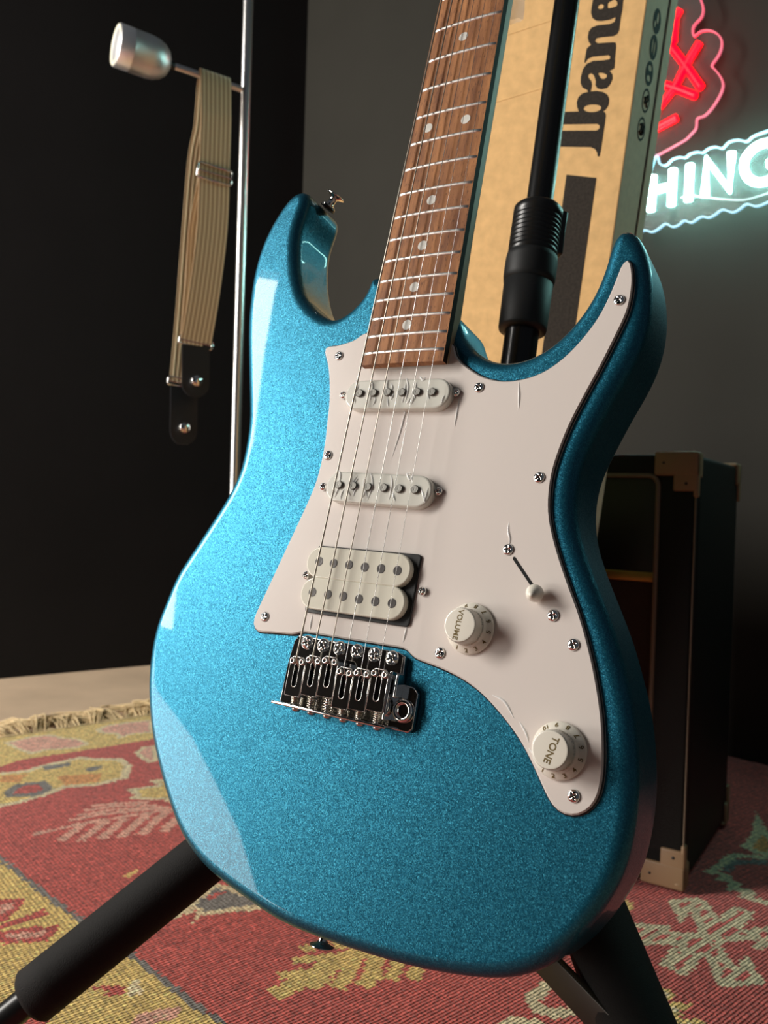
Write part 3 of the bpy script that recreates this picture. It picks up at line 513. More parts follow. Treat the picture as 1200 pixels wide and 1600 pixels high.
fb = gb(mb, 'fingerboard', ['rosewood', 'rosedark'])
for nf in range(1, 23):
    y = fy(nf); hw = fw(y)/2-0.7; mb = MB(); V = []; F = []; nx2, na = 14, 6
    for i in range(nx2+1):
        x = -hw+2*hw*i/nx2; sc_ = 1.0 if 0 < i < nx2 else .25; xx = x if 0 < i < nx2 else x
        for k in range(na+1):
            a = pi*k/na; V.append((xx, y+1.05*cos(a), ZF-1.05+crown(x)+1.0*sin(a)*sc_))
    for i in range(nx2):
        for k in range(na): a = i*(na+1)+k; F.append((a, a+1, a+na+2, a+na+1))
    F.append(tuple(range(na+1))[::-1]); F.append(tuple(nx2*(na+1)+k for k in range(na+1)))
    mb.add(V, F); gb(mb, 'fret', 'fret', fb)
mb = MB(); mb.lathe([(3.15, 0), (3.15, .12), (0, .12)], 28, smooth=False)
dot = mb.build('inlay_dot', 'dot', fb, (0, 0, 0), K); fd = True
for nf in (3, 5, 7, 9, 12, 15, 17, 19, 21):
    y = (fy(nf)+fy(nf-1))/2
    for x in ((-13.2, 13.2) if nf == 12 else (0,)):
        loc = gl(x, y, ZF-1.0+crown(x)-.03)
        if fd: dot.location = loc; fd = False
        else: dup(dot, fb, loc)
mb = MB(); V = []; F = []; na = 16; NY = [176, 200, 212, 222, 235, 260, 300, 400, 520, 648]
for y in NY:
    hw = fw(y)/2-.15; t = min(1, max(0, (y-195)/60)); dep = 24*(1-t)+ (20-(y-250)*.004)*t
    for k in range(na+1):
        a = pi*k/na; c = cos(a); s_ = sin(a)
        e = .55+.35*(1-t)*0; V.append((hw*(abs(c)**.75)*(1 if c > 0 else -1), y, zb-dep*(s_**(.9))))
for j in range(len(NY)-1):
    for k in range(na): a = j*(na+1)+k; F.append((a, a+1, a+na+2, a+na+1)[::-1])
F.append(tuple(range(na+1))); F.append(tuple((len(NY)-1)*(na+1)+k for k in range(na+1))[::-1])
mb.add(V, F); neck = gb(mb, 'neck', 'maple')
mb = MB(); mb.prism([(-21, 646), (21, 646), (27, 690), (34, 720), (30, 790), (6, 850), (-22, 838), (-30, 800), (-40, 720), (-26, 680)], -11, 3, 1.5)
hs = gb(mb, 'headstock', 'paint')
mb = MB(); mb.box((0, 650.5, 6.5), (42, 3.5, 8.5), 0, None, .8); gb(mb, 'nut', 'knob')

# strings
TP = [(-30, 712), (-29, 736), (-27, 760), (-24, 782), (-20, 803), (-14, 824)]
bridgepts = []
b6, b1 = BRI
GA = [1.15, .92, .68, .46, .36, .30]
SX = [-26.9+(27.1+26.9)*i/5 for i in range(6)]; SY = [-1.0, 1.0, 2.2, -2.0, -1.0, 0.5]
for i in range(6):
    xn = -17.5+35*i/5; mb = MB(); r = GA[i]/2
    mb.tube([(SX[i], SY[i]-7, 9.0), (SX[i], SY[i]-1.5, 13.9), (SX[i], SY[i], 14.6), (xn, 650, 12.0), (TP[i][0]*.9, TP[i][1], 8)], r, 8)
    o = gb(mb, 'string', 'wound' if i < 3 else 'plain')
mb = MB(); mb.lathe([(5, 2.6), (5, 4), (3.2, 5), (3, 9), (3.6, 10), (0, 10.4)], 20)
tp = mb.build('tuner_post', 'chrome', guitar, (0, 0, 0), K)
for i, (x, y) in enumerate(TP):
    if i == 0: tp.location = gl(x, y, 0)
    else: dup(tp, guitar, gl(x, y, 0))

# pickups
def stadium(cx, cy, hl, hw, n=12, rot=0.0):
    P = []
    for k in range(n+1): a = -pi/2+pi*k/n; P.append((hl-hw+hw*cos(a), hw*sin(a)))
    for k in range(n+1): a = pi/2+pi*k/n; P.append((-(hl-hw)+hw*cos(a), hw*sin(a)))
    c, s_ = cos(rot), sin(rot); return [(cx+x*c-y*s_, cy+x*s_+y*c) for x, y in P]
mb = MB(); mb.lathe([(2.45, -1), (2.45, 1.1), (2.1, 1.5), (0, 1.5)], 28, smooth=False); pole = mb.build('pole_piece', 'pole', guitar, (0, 0, 0), K)
ps = screw_mesh('pickup_screw', 2.3, 2.0, 'chrome'); fp = [True, True]
def single(pts, scr_pts, lbl):
    cx = sum(p[0] for p in pts)/6; cy = sum(p[1] for p in pts)/6; rot = atan2(pts[5][1]-pts[0][1], pts[5][0]-pts[0][0])
    mb = MB(); mb.prism(stadium(cx, cy-.6, 36.0, 9.2, 14, rot), 2.3, 7.6, 1.3, seg=4)
    p = gb(mb, 'single_coil_pickup', 'cover'); p['label'] = lbl
    for x, y in pts:
        if fp[0]: pole.parent = p; pole.location = gl(x, y, 7.6); fp[0] = False
        else: dup(pole, p, gl(x, y, 7.6))
    for x, y in scr_pts:
        if fp[1]: ps.parent = p; ps.location = gl(x, y, 3.2); fp[1] = False
        else: dup(ps, p, gl(x, y, 3.2), random.uniform(0, 3))
    return p
pu1 = single(P1, PUS[0:2], 'neck pickup beside the fingerboard end'); pu2 = single(P2, PUS[2:4], 'middle pickup')
mb = MB()
def rrect(x0, x1, y0, y1, r, n=6):
    P = []
    for cx, cy, a0 in ((x1-r, y1-r, 0), (x0+r, y1-r, pi/2), (x0+r, y0+r, pi), (x1-r, y0+r, 3*pi/2)):
        for k in range(n+1): a = a0+pi/2*k/n; P.append((cx+r*cos(a), cy+r*sin(a)))
    return P
mb.prism(rrect(-36.5, 33.4, 25.0, 64.5, 2.2), 2.3, 3.6, .4)
hb = gb(mb, 'humbucker_pickup', 'black'); hb['label'] = 'humbucker pickup with two cream coils'
mb = MB(); mb.lathe([(2.65, 0), (2.65, .12), (1.8, .12), (1.5, .1), (0, .1)], 28, smooth=False); dp = mb.build('pole_screw', 'dark_pole', hb, (0, 0, 0), K); fdp = True
for (pts, dz) in ((H1, 0), (H2, 0)):
    cx = sum(p[0] for p in pts)/6; cy = sum(p[1] for p in pts)/6
    mb = MB(); mb.prism(stadium(cx-.4, cy, 35.2, 9.15, 14, 0), 3.0, 7.2, .9, seg=4); c = gb(mb, 'coil', 'coil', hb)
    for x, y in pts:
        if fdp: dp.parent = hb; dp.location = gl(x, y, 7.2); fdp = False
        else: dup(dp, hb, gl(x, y, 7.2))
for x, y in PUS[4:6]: dup(ps, hb, gl(x, y, 3.0), random.uniform(0, 3))

# tremolo bridge
mb = MB(); mb.prism([(-39.5, 8), (-37, 11.6), (30, 11.4), (34.5, 9.5), (35.5, -4.5), (43, -5.2), (46, -8), (46.2, -25.5), (44, -28), (-41, -27.5), (-41, -4)], 1.0, 3.4, .6)
bridge = gb(mb, 'tremolo_bridge', 'chrome')
bs = screw_mesh('bridge_screw', 3.9, 2.6, 'chrome'); f1 = True
for x, y in BS:
    if f1: bs.parent = bridge; bs.location = gl(x, y, 3.2); f1 = False
    else: dup(bs, bridge, gl(x, y, 3.2), random.uniform(0, 3))
for i in range(6):
    x, y = SX[i], SY[i]; mb = MB(); hw = 5.1; zt = 12.6; L_ = 21.0
    # bent steel saddle: top with a long slot, rounded nose, two side flanges
    outer = [(x-hw, y-L_), (x+hw, y-L_), (x+hw, y-1.5), (x+hw-1.8, y+.3), (x-hw+1.8, y+.3), (x-hw, y-1.5)]
    slot = stadium(0, 0, 6.6, 1.7, 8); slot = [(x+b_, y-9.5+a_) for a_, b_ in slot]
    tv, tf = fill2d([outer, slot])
    def inslot(cx_, cy_): dx = abs(cx_-x); dy = max(0, abs(cy_-(y-9.5))-4.9); return sqrt(dx*dx+dy*dy) < 1.65
    keep = []
    for f in tf:
        c0 = sum(tv[q][0] for q in f)/len(f); c1 = sum(tv[q][1] for q in f)/len(f)
        if not inslot(c0, c1): keep.append(f)
    def zs(yy): t = (y-yy)/L_; return zt-.5*max(0, t)
    mb.add([(a_, b_, zs(b_)) for a_, b_ in tv], keep, 0, False)
    m_ = len(slot); mb.add([(a_, b_, zs(b_)) for a_, b_ in slot]+[(a_, b_, zs(b_)-2.5) for a_, b_ in slot], [(k, (k+1) % m_, m_+(k+1) % m_, m_+k) for k in range(m_)], 0, False)
    mb.add([(p[0], p[1], zs(p[1])) for p in outer]+[(p[0], p[1], 5.0) for p in outer], [(k, 6+k, 6+(k+1) % 6, (k+1) % 6) for k in range(6) if k != 0], 0, False)
    mb.add([(x-3.2, y-15, 5.8), (x+3.2, y-15, 5.8), (x+3.2, y-3, 6.2), (x-3.2, y-3, 6.2)], [(0, 1, 2, 3)], 2, False)
    mb.tube([(p[0], p[1], zs(p[1])-.12) for p in outer], .28, 6, 1, closed=True); mb.tube([(a_, b_, zs(b_)-.1) for a_, b_ in slot], .22, 5, 1, closed=True)
    for sx in (-1, 1):
        mb.lathe([(1.75, 0), (1.75, 1.5), (1.45, 1.8), (.85, 1.8), (.85, .6), (0, .6)], 16, 1, (x+sx*3.25, y-2.1, zt-.6))
        mb.tube([(x+sx*3.25, y-2.1, zt-1), (x+sx*3.25, y-2.1, 3.2)], 1.3, 10, 1)
    mb.tube([(x, y-19, 8.2), (x, -26.5, 7.4)], 1.25, 10, 1)
    coils = []; y2 = -26.2; ya = y-L_+1.0; turns = 6
    for q in range(turns*12+1): a = 2*pi*q/12; t = q/(turns*12); coils.append((x+2.1*cos(a), ya+(y2-ya)*t, 7.9-.5*t+2.1*sin(a)))
    mb.tube(coils, .42, 6, 3)
    gb(mb, 'saddle', ['chrome', 'satin', 'black', 'spring'], bridge)
mb = MB(); mb.box((-3.5, -27.3, 6.0), (76, 1.9, 9.6), 0, None, .85); gb(mb, 'rear_flange', 'chrome', bridge)
mb = MB(); mb.lathe([(2.5, 0), (2.5, .7), (1.8, 1.7), (0, 2.0)], 18); ish = mb.build('intonation_screw', 'satin', bridge, (0, 0, 0), K)
for i in range(6):
    q = ish if i == 0 else dup(ish, bridge, (0, 0, 0)); q.location = gl(SX[i], -28.2, 5.6); q.rotation_euler = (pi/2, 0, 0)
mb = MB(); mb.box((32.6, -11.5, 7.0), (1.5, 25, 8.5), 0, None, .6); mb.box((36.2, -6.0, 6.8), (1.5, 12, 7.5), 0, None, .6); gb(mb, 'side_plate', 'chrome', bridge)
ax_, ay_ = ARM
mb = MB(); mb.lathe([(5.9, 3.3), (5.9, 5.2), (5.2, 6.0), (3.7, 6.0), (3.5, 5.2), (3.3, 1.5)], 28, 0, (39.6, ay_, 0)); mb.lathe([(3.3, 1.6), (0, 1.6)], 20, 1, (39.6, ay_, 0))
gb(mb, 'arm_socket', ['chrome', 'black'], bridge)

# knobs
def knob(x, y, word, size, rot, nums, tl):
    mb = MB(); n_ = 96
    mb.lathe([(12.6, 0), (13.1, .5), (13.1, 1.5), (12.6, 2.1), (10.6, 3.4), (9.6, 4.6), (9.3, 5.6)], n_)
    mb.lathe([(9.3, 5.4), (9.15, 8), (8.9, 12.2), (8.5, 13.0)], n_, rmod=lambda j, k: 1.0 if (k//1) % 2 else .935)
    mb.lathe([(8.5, 12.9), (8.2, 13.1), (7.6, 13.15), (0, 13.2)], n_)
    kn = mb.build('control_knob', 'knob', guitar, (0, 0, 0), K); kn.location = gl(x, y, 2.3); kn['label'] = tl
    text_mesh(word, size*K, 'gold', 'knob_lettering', kn, (-.9*K if word == 'VOLUME' else 0.6*K, 0, 13.22*K), (0, 0, rot), .00004, .00009)
    for s_, a in nums:
        a = radians(a); r_ = 11.45; sl = atan2(2.0, 1.6)
        R = Matrix.Rotation(a+pi/2, 4, 'Z') @ Matrix.Rotation(-radians(36), 4, 'X') if False else None
        o = text_mesh(s_, 3.3*K, 'gold', 'knob_numeral', kn, (0, 0, 0), (0, 0, 0), .00003, .00006)
        # glyph up points to the knob centre; face tilted along the skirt
        rad = Vector((cos(a), sin(a), 0)); nrm = (rad*.50+Vector((0, 0, .866))).normalized(); up = (-rad*.866+Vector((0, 0, .5))).normalized(); xx = up.cross(nrm)
        o.matrix_local = Matrix.Translation(Vector((cos(a)*r_*K, sin(a)*r_*K, 3.02*K))) @ Matrix((xx, up, nrm)).transposed().to_4x4()
    return kn
ang = lambda px, py, cx, cy: None
nums = [(str(10-i), 128-27.5*i+(0 if i < 9 else 0)) for i in range(10)]
kv = knob(KN[0][0], KN[0][1]-.3, 'VOLUME', 3.9, radians(-90-4), [(s_, a+6) for s_, a in nums], 'volume knob')
kt = knob(KN[1][0]-.4, KN[1][1], 'TONE', 4.6, radians(-90-14), nums, 'tone knob')

# pickup selector
mb = MB(); (sx0, sy0), (sx1, sy1) = SLOT; d = Vector((sx1-sx0, sy1-sy0, 0)); L_ = d.length; d.normalize(); pr_ = Vector((-d.y, d.x, 0))
st = stadium(0, 0, L_/2+1.5, .85, 6); mb.prism([(sx0+d.x*(L_/2+a)+pr_.x*b_, sy0+d.y*(L_/2+a)+pr_.y*b_) for a, b_ in st], 2.0, 2.36)
sel = gb(mb, 'pickup_selector', 'black')
mb = MB(); tx, ty = TIP; bx_, by_ = sx1-d.x*1.0, sy1-d.y*1.0; axv = Vector((.18, -.30, 1)).normalized()
mb.tube([(bx_, by_, 2), (bx_+axv.x*6, by_+axv.y*6, 8)], .9, 8, 1)
mb.lathe([(3.0, 0), (4.3, .6), (4.5, 1.8), (4.0, 4), (2.7, 7), (2.0, 8.6), (1.2, 9.6), (0, 9.9)], 28, 0, (bx_+1.0, by_-1.5, 4.6), axv)
gb(mb, 'selector_tip', ['knob', 'satin'], sel)
for x, y in SWS: dup(scr, sel, gl(x, y, 2.35), random.uniform(0, 3))

# strap buttons: felt washer and flared pin
def strap_button(x, y, z, ax, sc_):
    mb = MB(); prof = [(4.6, 0), (5.2, .6), (4.0, 1.6), (2.7, 2.6), (2.5, 6.2), (3.0, 7.4), (6.6, 8.6), (7.0, 9.2), (6.4, 9.8), (3.0, 9.4), (2.2, 8.9), (0, 8.9)]
    mb.lathe([(5.6*sc_, -1.0), (5.6*sc_, .5), (0, .5)], 24, 1, (x, y, z), ax)
    mb.lathe([(a*sc_, b_*sc_+.4) for a, b_ in prof], 28, 0, (x, y, z), ax); o = gb(mb, 'strap_button', ['chrome', 'black']); return o
strap_button(-109.5, 314.5, -22, (.50, .86, 0), 1.0)
strap_button(1.5, -137.0, -21, (0.02, -1, 0), 1.0)

# creases left in the clear film over the pickguard and pickups
mb = MB()
def zfilm(x, y):
    if 148 < y < 167 and abs(x) < 36: return 7.7
    if 90 < y < 109 and abs(x+1) < 36: return 7.7
    return 2.35
random.seed(11)
WRR = [l for l in WR]
for cx, cy in ((-1, 157), (-1, 99.5)):
    for _ in range(13):
        x = cx+random.uniform(-33, 33); y = cy+random.choice((-1, 1))*random.uniform(2, 6); a = random.uniform(-.6, .6)+pi/2; l = random.uniform(2, 4.5)
        WRR.append([(x-cos(a)*l, y-sin(a)*l), (x+random.uniform(-.8, .8), y), (x+cos(a)*l, y+sin(a)*l)])
for l in WRR:
    P = crom([(a, b_, 0) for a, b_ in l], 9, False); V = []; F = []
    for i, p in enumerate(P):
        t = P[min(i+1, 8)]-P[max(i-1, 0)]; t.normalize(); s_ = Vector((-t.y, t.x, 0)); w_ = .55*sin(pi*(i+.4)/8.8)+.06; h = .7*sin(pi*(i+.4)/8.8); z = zfilm(p.x, p.y)
        V += [(p.x-s_.x*w_, p.y-s_.y*w_, z), (p.x, p.y, z+h), (p.x+s_.x*w_, p.y+s_.y*w_, z)]
    for i in range(8): F += [(3*i, 3*i+3, 3*i+4, 3*i+1), (3*i+1, 3*i+4, 3*i+5, 3*i+2)]
    mb.add(V, F, 0, True)
o = gb(mb, 'film_crease', 'film'); tag(o, 'clear protective film creases', kind='stuff')
# ------------------------------------------------------------------ cardboard box leaning behind the guitar
BN = Vector(BOX['n']).normalized(); BA = Vector(BOX['a']).normalized(); BB = BA.cross(BN)*1.0
if BB.dot(Vector(BOX['b'])) < 0: BB = -BB
BP = Vector(BOX['P']); RBX = Matrix((BB, BA, BN)).transposed()   # x across, y along, z out of the printed face
if RBX.determinant() < 0: print('BOX frame left-handed')
TBX = 0.084; a_bot = -(BP.z)/BA.z
base = BP+BA*a_bot*.985
bxo = empty('guitar_box', base, 'tall brown cardboard guitar box with black printed lettering, behind the stand', 'box', R=RBX)
yo = -a_bot*.985
def bl(x, y, z=0): return (x*K, y*K+yo, z*K)
L0, L1 = BLE; sl = (L0[0]-L1[0])/(L0[1]-L1[1])
ytop = 330.0; ybot = -yo*1000+30
def lx(y): return max(-330.0, L0[0]+sl*(y-L0[1]))
poly = [(0, ybot), (0, ytop), (min(-20, lx(ytop)), ytop)]
yk = L0[1]+(-330-L0[0])/sl
poly += [(-330, yk), (-330, ybot)]
mb = MB(); P3 = [(x, y) for x, y in poly]
tv = [bl(x, y, 0) for x, y in P3]; tb = [bl(x, y, -TBX*1000) for x, y in P3]; m_ = len(P3)
mb.add(tv+tb, [tuple(range(m_)), tuple(range(2*m_-1, m_-1, -1))], 0, False)
for k in range(m_):
    j = (k+1) % m_; mb.add([tv[k], tv[j], tb[j], tb[k]], [(3, 2, 1, 0)], 1 if k == 0 else 0, False)
bxb = mb.build('carton', ['card', 'card_side_lit'], bxo)
bm = bmesh.new(); bm.from_mesh(bxb.data); bmesh.ops.remove_doubles(bm, verts=bm.verts, dist=1e-6); bmesh.ops.recalc_face_normals(bm, faces=bm.faces); bm.to_mesh(bxb.data); bm.free()
bv_ = bxb.modifiers.new('edge', 'BEVEL'); bv_.width = .0012; bv_.segments = 2
def flat_fill(loops, z, name, mt, parent, tf_, thick=.25):
    mb = MB(); out = loops[0]
    tv, tfc = fill2d(loops)
    def inside(px, py, pl):
        c = False; j = len(pl)-1
        for i in range(len(pl)):
            xi, yi = pl[i]; xj, yj = pl[j]
            if (yi > py) != (yj > py) and px < (xj-xi)*(py-yi)/(yj-yi)+xi: c = not c
            j = i
        return c
    keep = [f for f in tfc if inside(sum(tv[q][0] for q in f)/len(f), sum(tv[q][1] for q in f)/len(f), loops[0]) and not any(inside(sum(tv[q][0] for q in f)/len(f), sum(tv[q][1] for q in f)/len(f), h) for h in loops[1:])]
    mb.add([tf_(x, y, z) for x, y in tv], keep, 0, False)
    return mb.build(name, mt, parent)
def sm(l, n=None): 
    return [(p.x, p.y) for p in crom([(a, b_, 0) for a, b_ in l], n or len(l)*4)]
LETX = {'ib': [], 'a': [], 'n': [], 'e': []}
for k_, loops in LET.items():
    lo = [loops[0]]+[sm(h) for h in loops[1:]]
    o = flat_fill(lo, .25+(.05 if k_ in ('a', 'e') else 0), 'printed_letter', 'ink', bxo, bl)
# bar
(b0x, b0y), (b1x, b1y) = BAR[0], BAR[1]
flat_fill([[(b0x, b0y), (b1x, b1y), (b1x-2, -470), (b0x-3.5, -470)]], .25, 'printed_bar', 'ink', bxo, bl)
for cr in CR:
    mb = MB(); (xa, ya), (xb_, yb_) = cr
    mb.tube([bl(xa-20, ya-(yb_-ya)*20/max(1, xb_-xa), -.55), bl(xb_+10, yb_, -.55)], .0011, 8); mb.build('crease', 'card', bxo)
# round icons printed on the narrow side (side plane: x=0, depth into -z)
def sd(x, y, z=0): return (0.00025, y*K+yo, -x*K)
for i, (ox, oy) in enumerate(OVA):
    R_ = 10.6; ring = [(ox+R_*cos(2*pi*k/28), oy+R_*sin(2*pi*k/28)) for k in range(28)]; hole = [(ox+(R_-2.0)*cos(2*pi*k/24), oy+(R_-2.0)*sin(2*pi*k/24)) for k in range(24)]
    def ell(cx, cy, rx, ry, n=14): return [(ox+cx+rx*cos(2*pi*k/n), oy+cy+ry*sin(2*pi*k/n)) for k in range(n)]
    if i in (0,): loops = [ring, ell(2, 3, 3.0, 5.0), ell(-3.5, -3.0, 2.2, 3.2)]
    elif i == 1: loops = [ring, ell(-3, 1, 1.8, 6.5), ell(3.2, 0, 1.8, 6.5)]
    elif i == 2: loops = [ring, ell(0, 4.6, 5, 2.6), ell(0, -4.2, 5, 2.6)]
    else: loops = [ring, hole]
    o = flat_fill(loops, 0, 'printed_icon', 'ink', bxo, sd)
    if i >= 3:
        mb = MB()
        if i == 3: st = [[(-4, -3), (-1, 2), (3, 5), (5, 1), (1, -2), (4, -5)], [(-5, 2), (0, -1)]]
        else: st = [[(-5, 3), (-1, 5), (-1, -1), (-5, -3), (-1, -5)], [(2, 5), (5, 3), (5, -3), (2, -5), (1, 0), (2, 5)]]
        for l in st: mb.tube([sd(ox+a, oy+b_) for a, b_ in l], .0011, 6)
        mb.build('printed_icon', 'ink', bxo)
mb = MB(); (s0x, s0y), (s1x, s1y) = SLN; mb.box((.0003, yo-.10, -s1x*K), (.0006, .80, .0022)); mb.build('flap_seam', 'ink', bxo)
mb = MB(); mb.box((.0006, yo-.10, -(s1x+4)*K), (.0009, .80, .004)); mb.build('flap_edge', 'card_side_lit', bxo)

# ------------------------------------------------------------------ guitar stand
HUB = Vector((.062, .577, .372)); T0 = Vector((.094, .600, .557)); T1 = Vector((.1328, .660, .8526))
ST = empty('guitar_stand', (HUB.x, HUB.y, 0), 'black metal guitar stand with ribbed height clutch and foam covered legs', 'guitar stand')
so = -Vector((HUB.x, HUB.y, 0))
def sb(mb, name, mt, parent=None): return mb.build(name, mt, parent or ST, so if parent is None else so)
ax = (T1-T0).normalized(); hubtop = HUB
def Tz(z): return T0+ax*((z-T0.z)/ax.z)
mb = MB(); mb.tube([Tz(.64), T1+ax*.30], .0100, 24); sb(mb, 'upper_tube', 'tube')
mb = MB(); mb.tube([HUB, T0-ax*.03, Tz(.63)], .0125, 24); sb(mb, 'lower_tube', 'tube')
cb = Tz(.634); ct = Tz(.674); Lc = (ct-cb).length
prof = [(.0165, 0), (.0182, .001)]
for k in range(8):
    z = .004+k*(Lc-.012)/8; prof += [(.0184, z), (.0184, z+.0012), (.0176, z+.0018), (.0176, z+.0028)]
prof += [(.0184, Lc-.008), (.0184, Lc-.002), (.0165, Lc), (.011, Lc+.001)]
mb = MB(); mb.lathe(prof, 40, 0, cb, ax); cl = sb(mb, 'height_clutch', 'black')
mb = MB(); mb.lathe([(.0150, -.022), (.0184, -.021), (.0192, -.016), (.0192, -.003), (.0188, .001), (.0170, .002)], 40, 0, cb, ax); sb(mb, 'clutch_collar', 'rubber', cl)
mb = MB(); mb.lathe([(.0132, 0), (.0172, .0008), (.0176, .003), (.0182, .038), (.0170, .039)], 40, 0, cb-ax*.0585, ax); sb(mb, 'clutch_sleeve', 'rubber')
mb = MB(); sidev = ax.cross(Vector((0.2, -1, 0))).normalized()
if sidev.x < 0: sidev = -sidev
fr = sidev.cross(ax).normalized()
mb.box((cb+ct)/2+sidev*.0188+ax*.004, (.0055, .012, Lc*.86), 0, Matrix((sidev, fr, ax)).transposed(), .0015)
mb.box((cb+ct)/2+sidev*.0200+ax*(Lc*.40), (.005, .009, .012), 0, Matrix((sidev, fr, ax)).transposed(), .0015); sb(mb, 'clutch_lever', 'black', cl)
# neck yoke above the frame
mb = MB(); yk0 = T1+ax*.30; hd = Vector(GT)+GRM @ Vector((0, .655, .0)); 
mb.tube([yk0, yk0+ax*.015, hd-GRM @ Vector((0, 0, .045))], .008, 16)
for s_ in (-1, 1): mb.tube([hd-GRM @ Vector((0, 0, .045)), hd+GRM @ Vector((.033*s_, 0, -.045)), hd+GRM @ Vector((.037*s_, 0, .02))], .007, 14)
sb(mb, 'neck_yoke', 'rubber')
mb = MB(); mb.lathe([(.016, -.035), (.021, -.03), (.021, .03), (.016, .035)], 32, 0, HUB, ax); sb(mb, 'hub', 'black')
def leg(p0, p1, foam0, foam1, r, rf):
    d = (p1-p0); L_ = d.length; d.normalize(); end = p0+d*((p0.z-.018)/-d.z)
    mb = MB(); mb.tube([p0, end], r, 20); lg = sb(mb, 'leg', 'tube_satin')
    if foam1:
        a = p0+d*foam0; b_ = p0+d*foam1; n_ = 14; pts = [a+(b_-a)*(k/n_) for k in range(n_+1)]; rs = [rf]*(n_+1); rs[0] = rf*.8; rs[-1] = rf*.82
        pts.insert(n_, b_-d*.003); rs.insert(n_, rf); mb = MB(); mb.tube(pts, rs, 28); sb(mb, 'foam_sleeve', 'foam', lg)
    mb = MB(); mb.lathe([(r*.9, -.02), (r*1.5, -.018), (r*1.6, .0), (r*1.3, .004), (0, .005)], 20, 0, end, d); sb(mb, 'rubber_foot', 'rubber', lg)
    return lg, d
LL0 = Vector((-.1108, .53, .2151)); LL1 = Vector((-.2056, .50, .1416)); dl = (LL1-LL0).normalized()
pL = LL0-dl*.19; lgL, _ = leg(pL, LL1, .03, (LL1-pL).length+.002, .0092, .0172)
CZ = Vector((0, 0, .45)); RR0 = CZ+(Vector((.1105, .40, .2456))-CZ)*1.09; RR1 = CZ+(Vector((.1195, .365, .2190))-CZ)*1.07; dr = (RR1-RR0).normalized()
pR = RR0-dr*.19; lgR, _ = leg(pR, RR1, .03, .30, .0096, .0188)
leg(HUB-Vector((0, 0, .02)), HUB+Vector((-.04, .10, -.12)), 0, 0, .0092, 0)
mb = MB()
for q in (pL, pR): mb.tube([HUB-ax*.01, q+(q-HUB)*.02], .0095, 16)
sb(mb, 'leg_bracket', 'grey_steel')
mb = MB(); a = Vector((.062, .48, .20)); pa = Vector((.0905, .43, .2130)); pb = Vector((.1084, .397, .2065))
d_ = (pb-pa).normalized(); sn_ = Vector((0, 0, 1)).cross(d_).normalized(); mb.box((pa+pb)/2, (.065, .004, .017), 0, Matrix((d_, sn_, d_.cross(sn_))).transposed(), .0008); sb(mb, 'strut', 'grey_steel')
mb = MB(); mb.lathe([(0, -.008), (.009, -.0078), (.0108, -.005), (.0108, .03)], 24, 0, (.0375, .448, .2075), (.1, .1, 1)); mb.tube([(.041, .452, .222), (.058, .55, .345)], .006, 12); sb(mb, 'rubber_bumper', 'rubber')

# ------------------------------------------------------------------ amplifier
A0 = Vector((.357, .949, .006)); A1 = Vector((.501, 1.172, .006)); sdv = (A1-A0).normalized(); fdv = Vector((-sdv.y, sdv.x, 0)); DEP = (A1-A0).length; WID = .40; HGT = .510
RA = Matrix((-fdv, sdv, Vector((0, 0, 1)))).transposed()  # local x to the right along the front, y into depth
amp = empty('guitar_amplifier', A0+fdv*WID/2, 'dark combo amplifier with tan corner guards, behind the guitar on the rug', 'amplifier', R=RA)
mb = MB(); hw = WID/2; z0 = .008; m_t, m_s = .025, .042; r0 = .010
# cabinet as a frame with a recessed front
mb.box((0, DEP/2+.012, (z0+HGT)/2), (WID, DEP-.024, HGT-z0), 0, None, .006)
mb.box((0, .009, HGT-m_t/2), (WID, .018, m_t), 0, None, .004); mb.box((0, .009, z0+m_s/2), (WID, .018, m_s), 0, None, .004)
for s_ in (-1, 1): mb.box((s_*(hw-m_s/2), .009, (z0+HGT)/2), (m_s, .018, HGT-z0), 0, None, .004)
mb.build('cabinet', 'tolex', amp)
mb = MB(); mb.box((0, .016, .205), (WID-2*m_s, .006, .31)); mb.build('grille_cloth', 'grille', amp)
mb = MB(); mb.box((0, .014, .425), (WID-2*m_s, .006, .12)); mb.build('control_panel', 'black', amp)
mb = MB(); mb.box((0, .0125, .364), (WID-2*m_s-.004, .006, .012), 0, None, .002); mb.build('panel_strip', 'brass', amp)
mb = MB(); x_, zt_, zb_ = hw-m_s, HGT-m_t, z0+m_s
P = []
for cx, cz, a0 in ((x_-.012, zt_-.012, 0), (-x_+.012, zt_-.012, pi/2), (-x_+.012, zb_+.012, pi), (x_-.012, zb_+.012, 3*pi/2)):
    for k in range(6): a = a0+pi/2*k/5; P.append((cx+.012*cos(a), .0005, cz+.012*sin(a)))
mb.tube(P, .0030, 8, closed=True); mb.build('piping', 'piping', amp)
for sx in (-1, 1):
    mb = MB(); mb.tube([(sx*(hw+.0005), .0005, z0+.03), (sx*(hw+.0005), .0005, HGT-.03)], .0012, 6); mb.build('edge_seam', 'piping', amp)
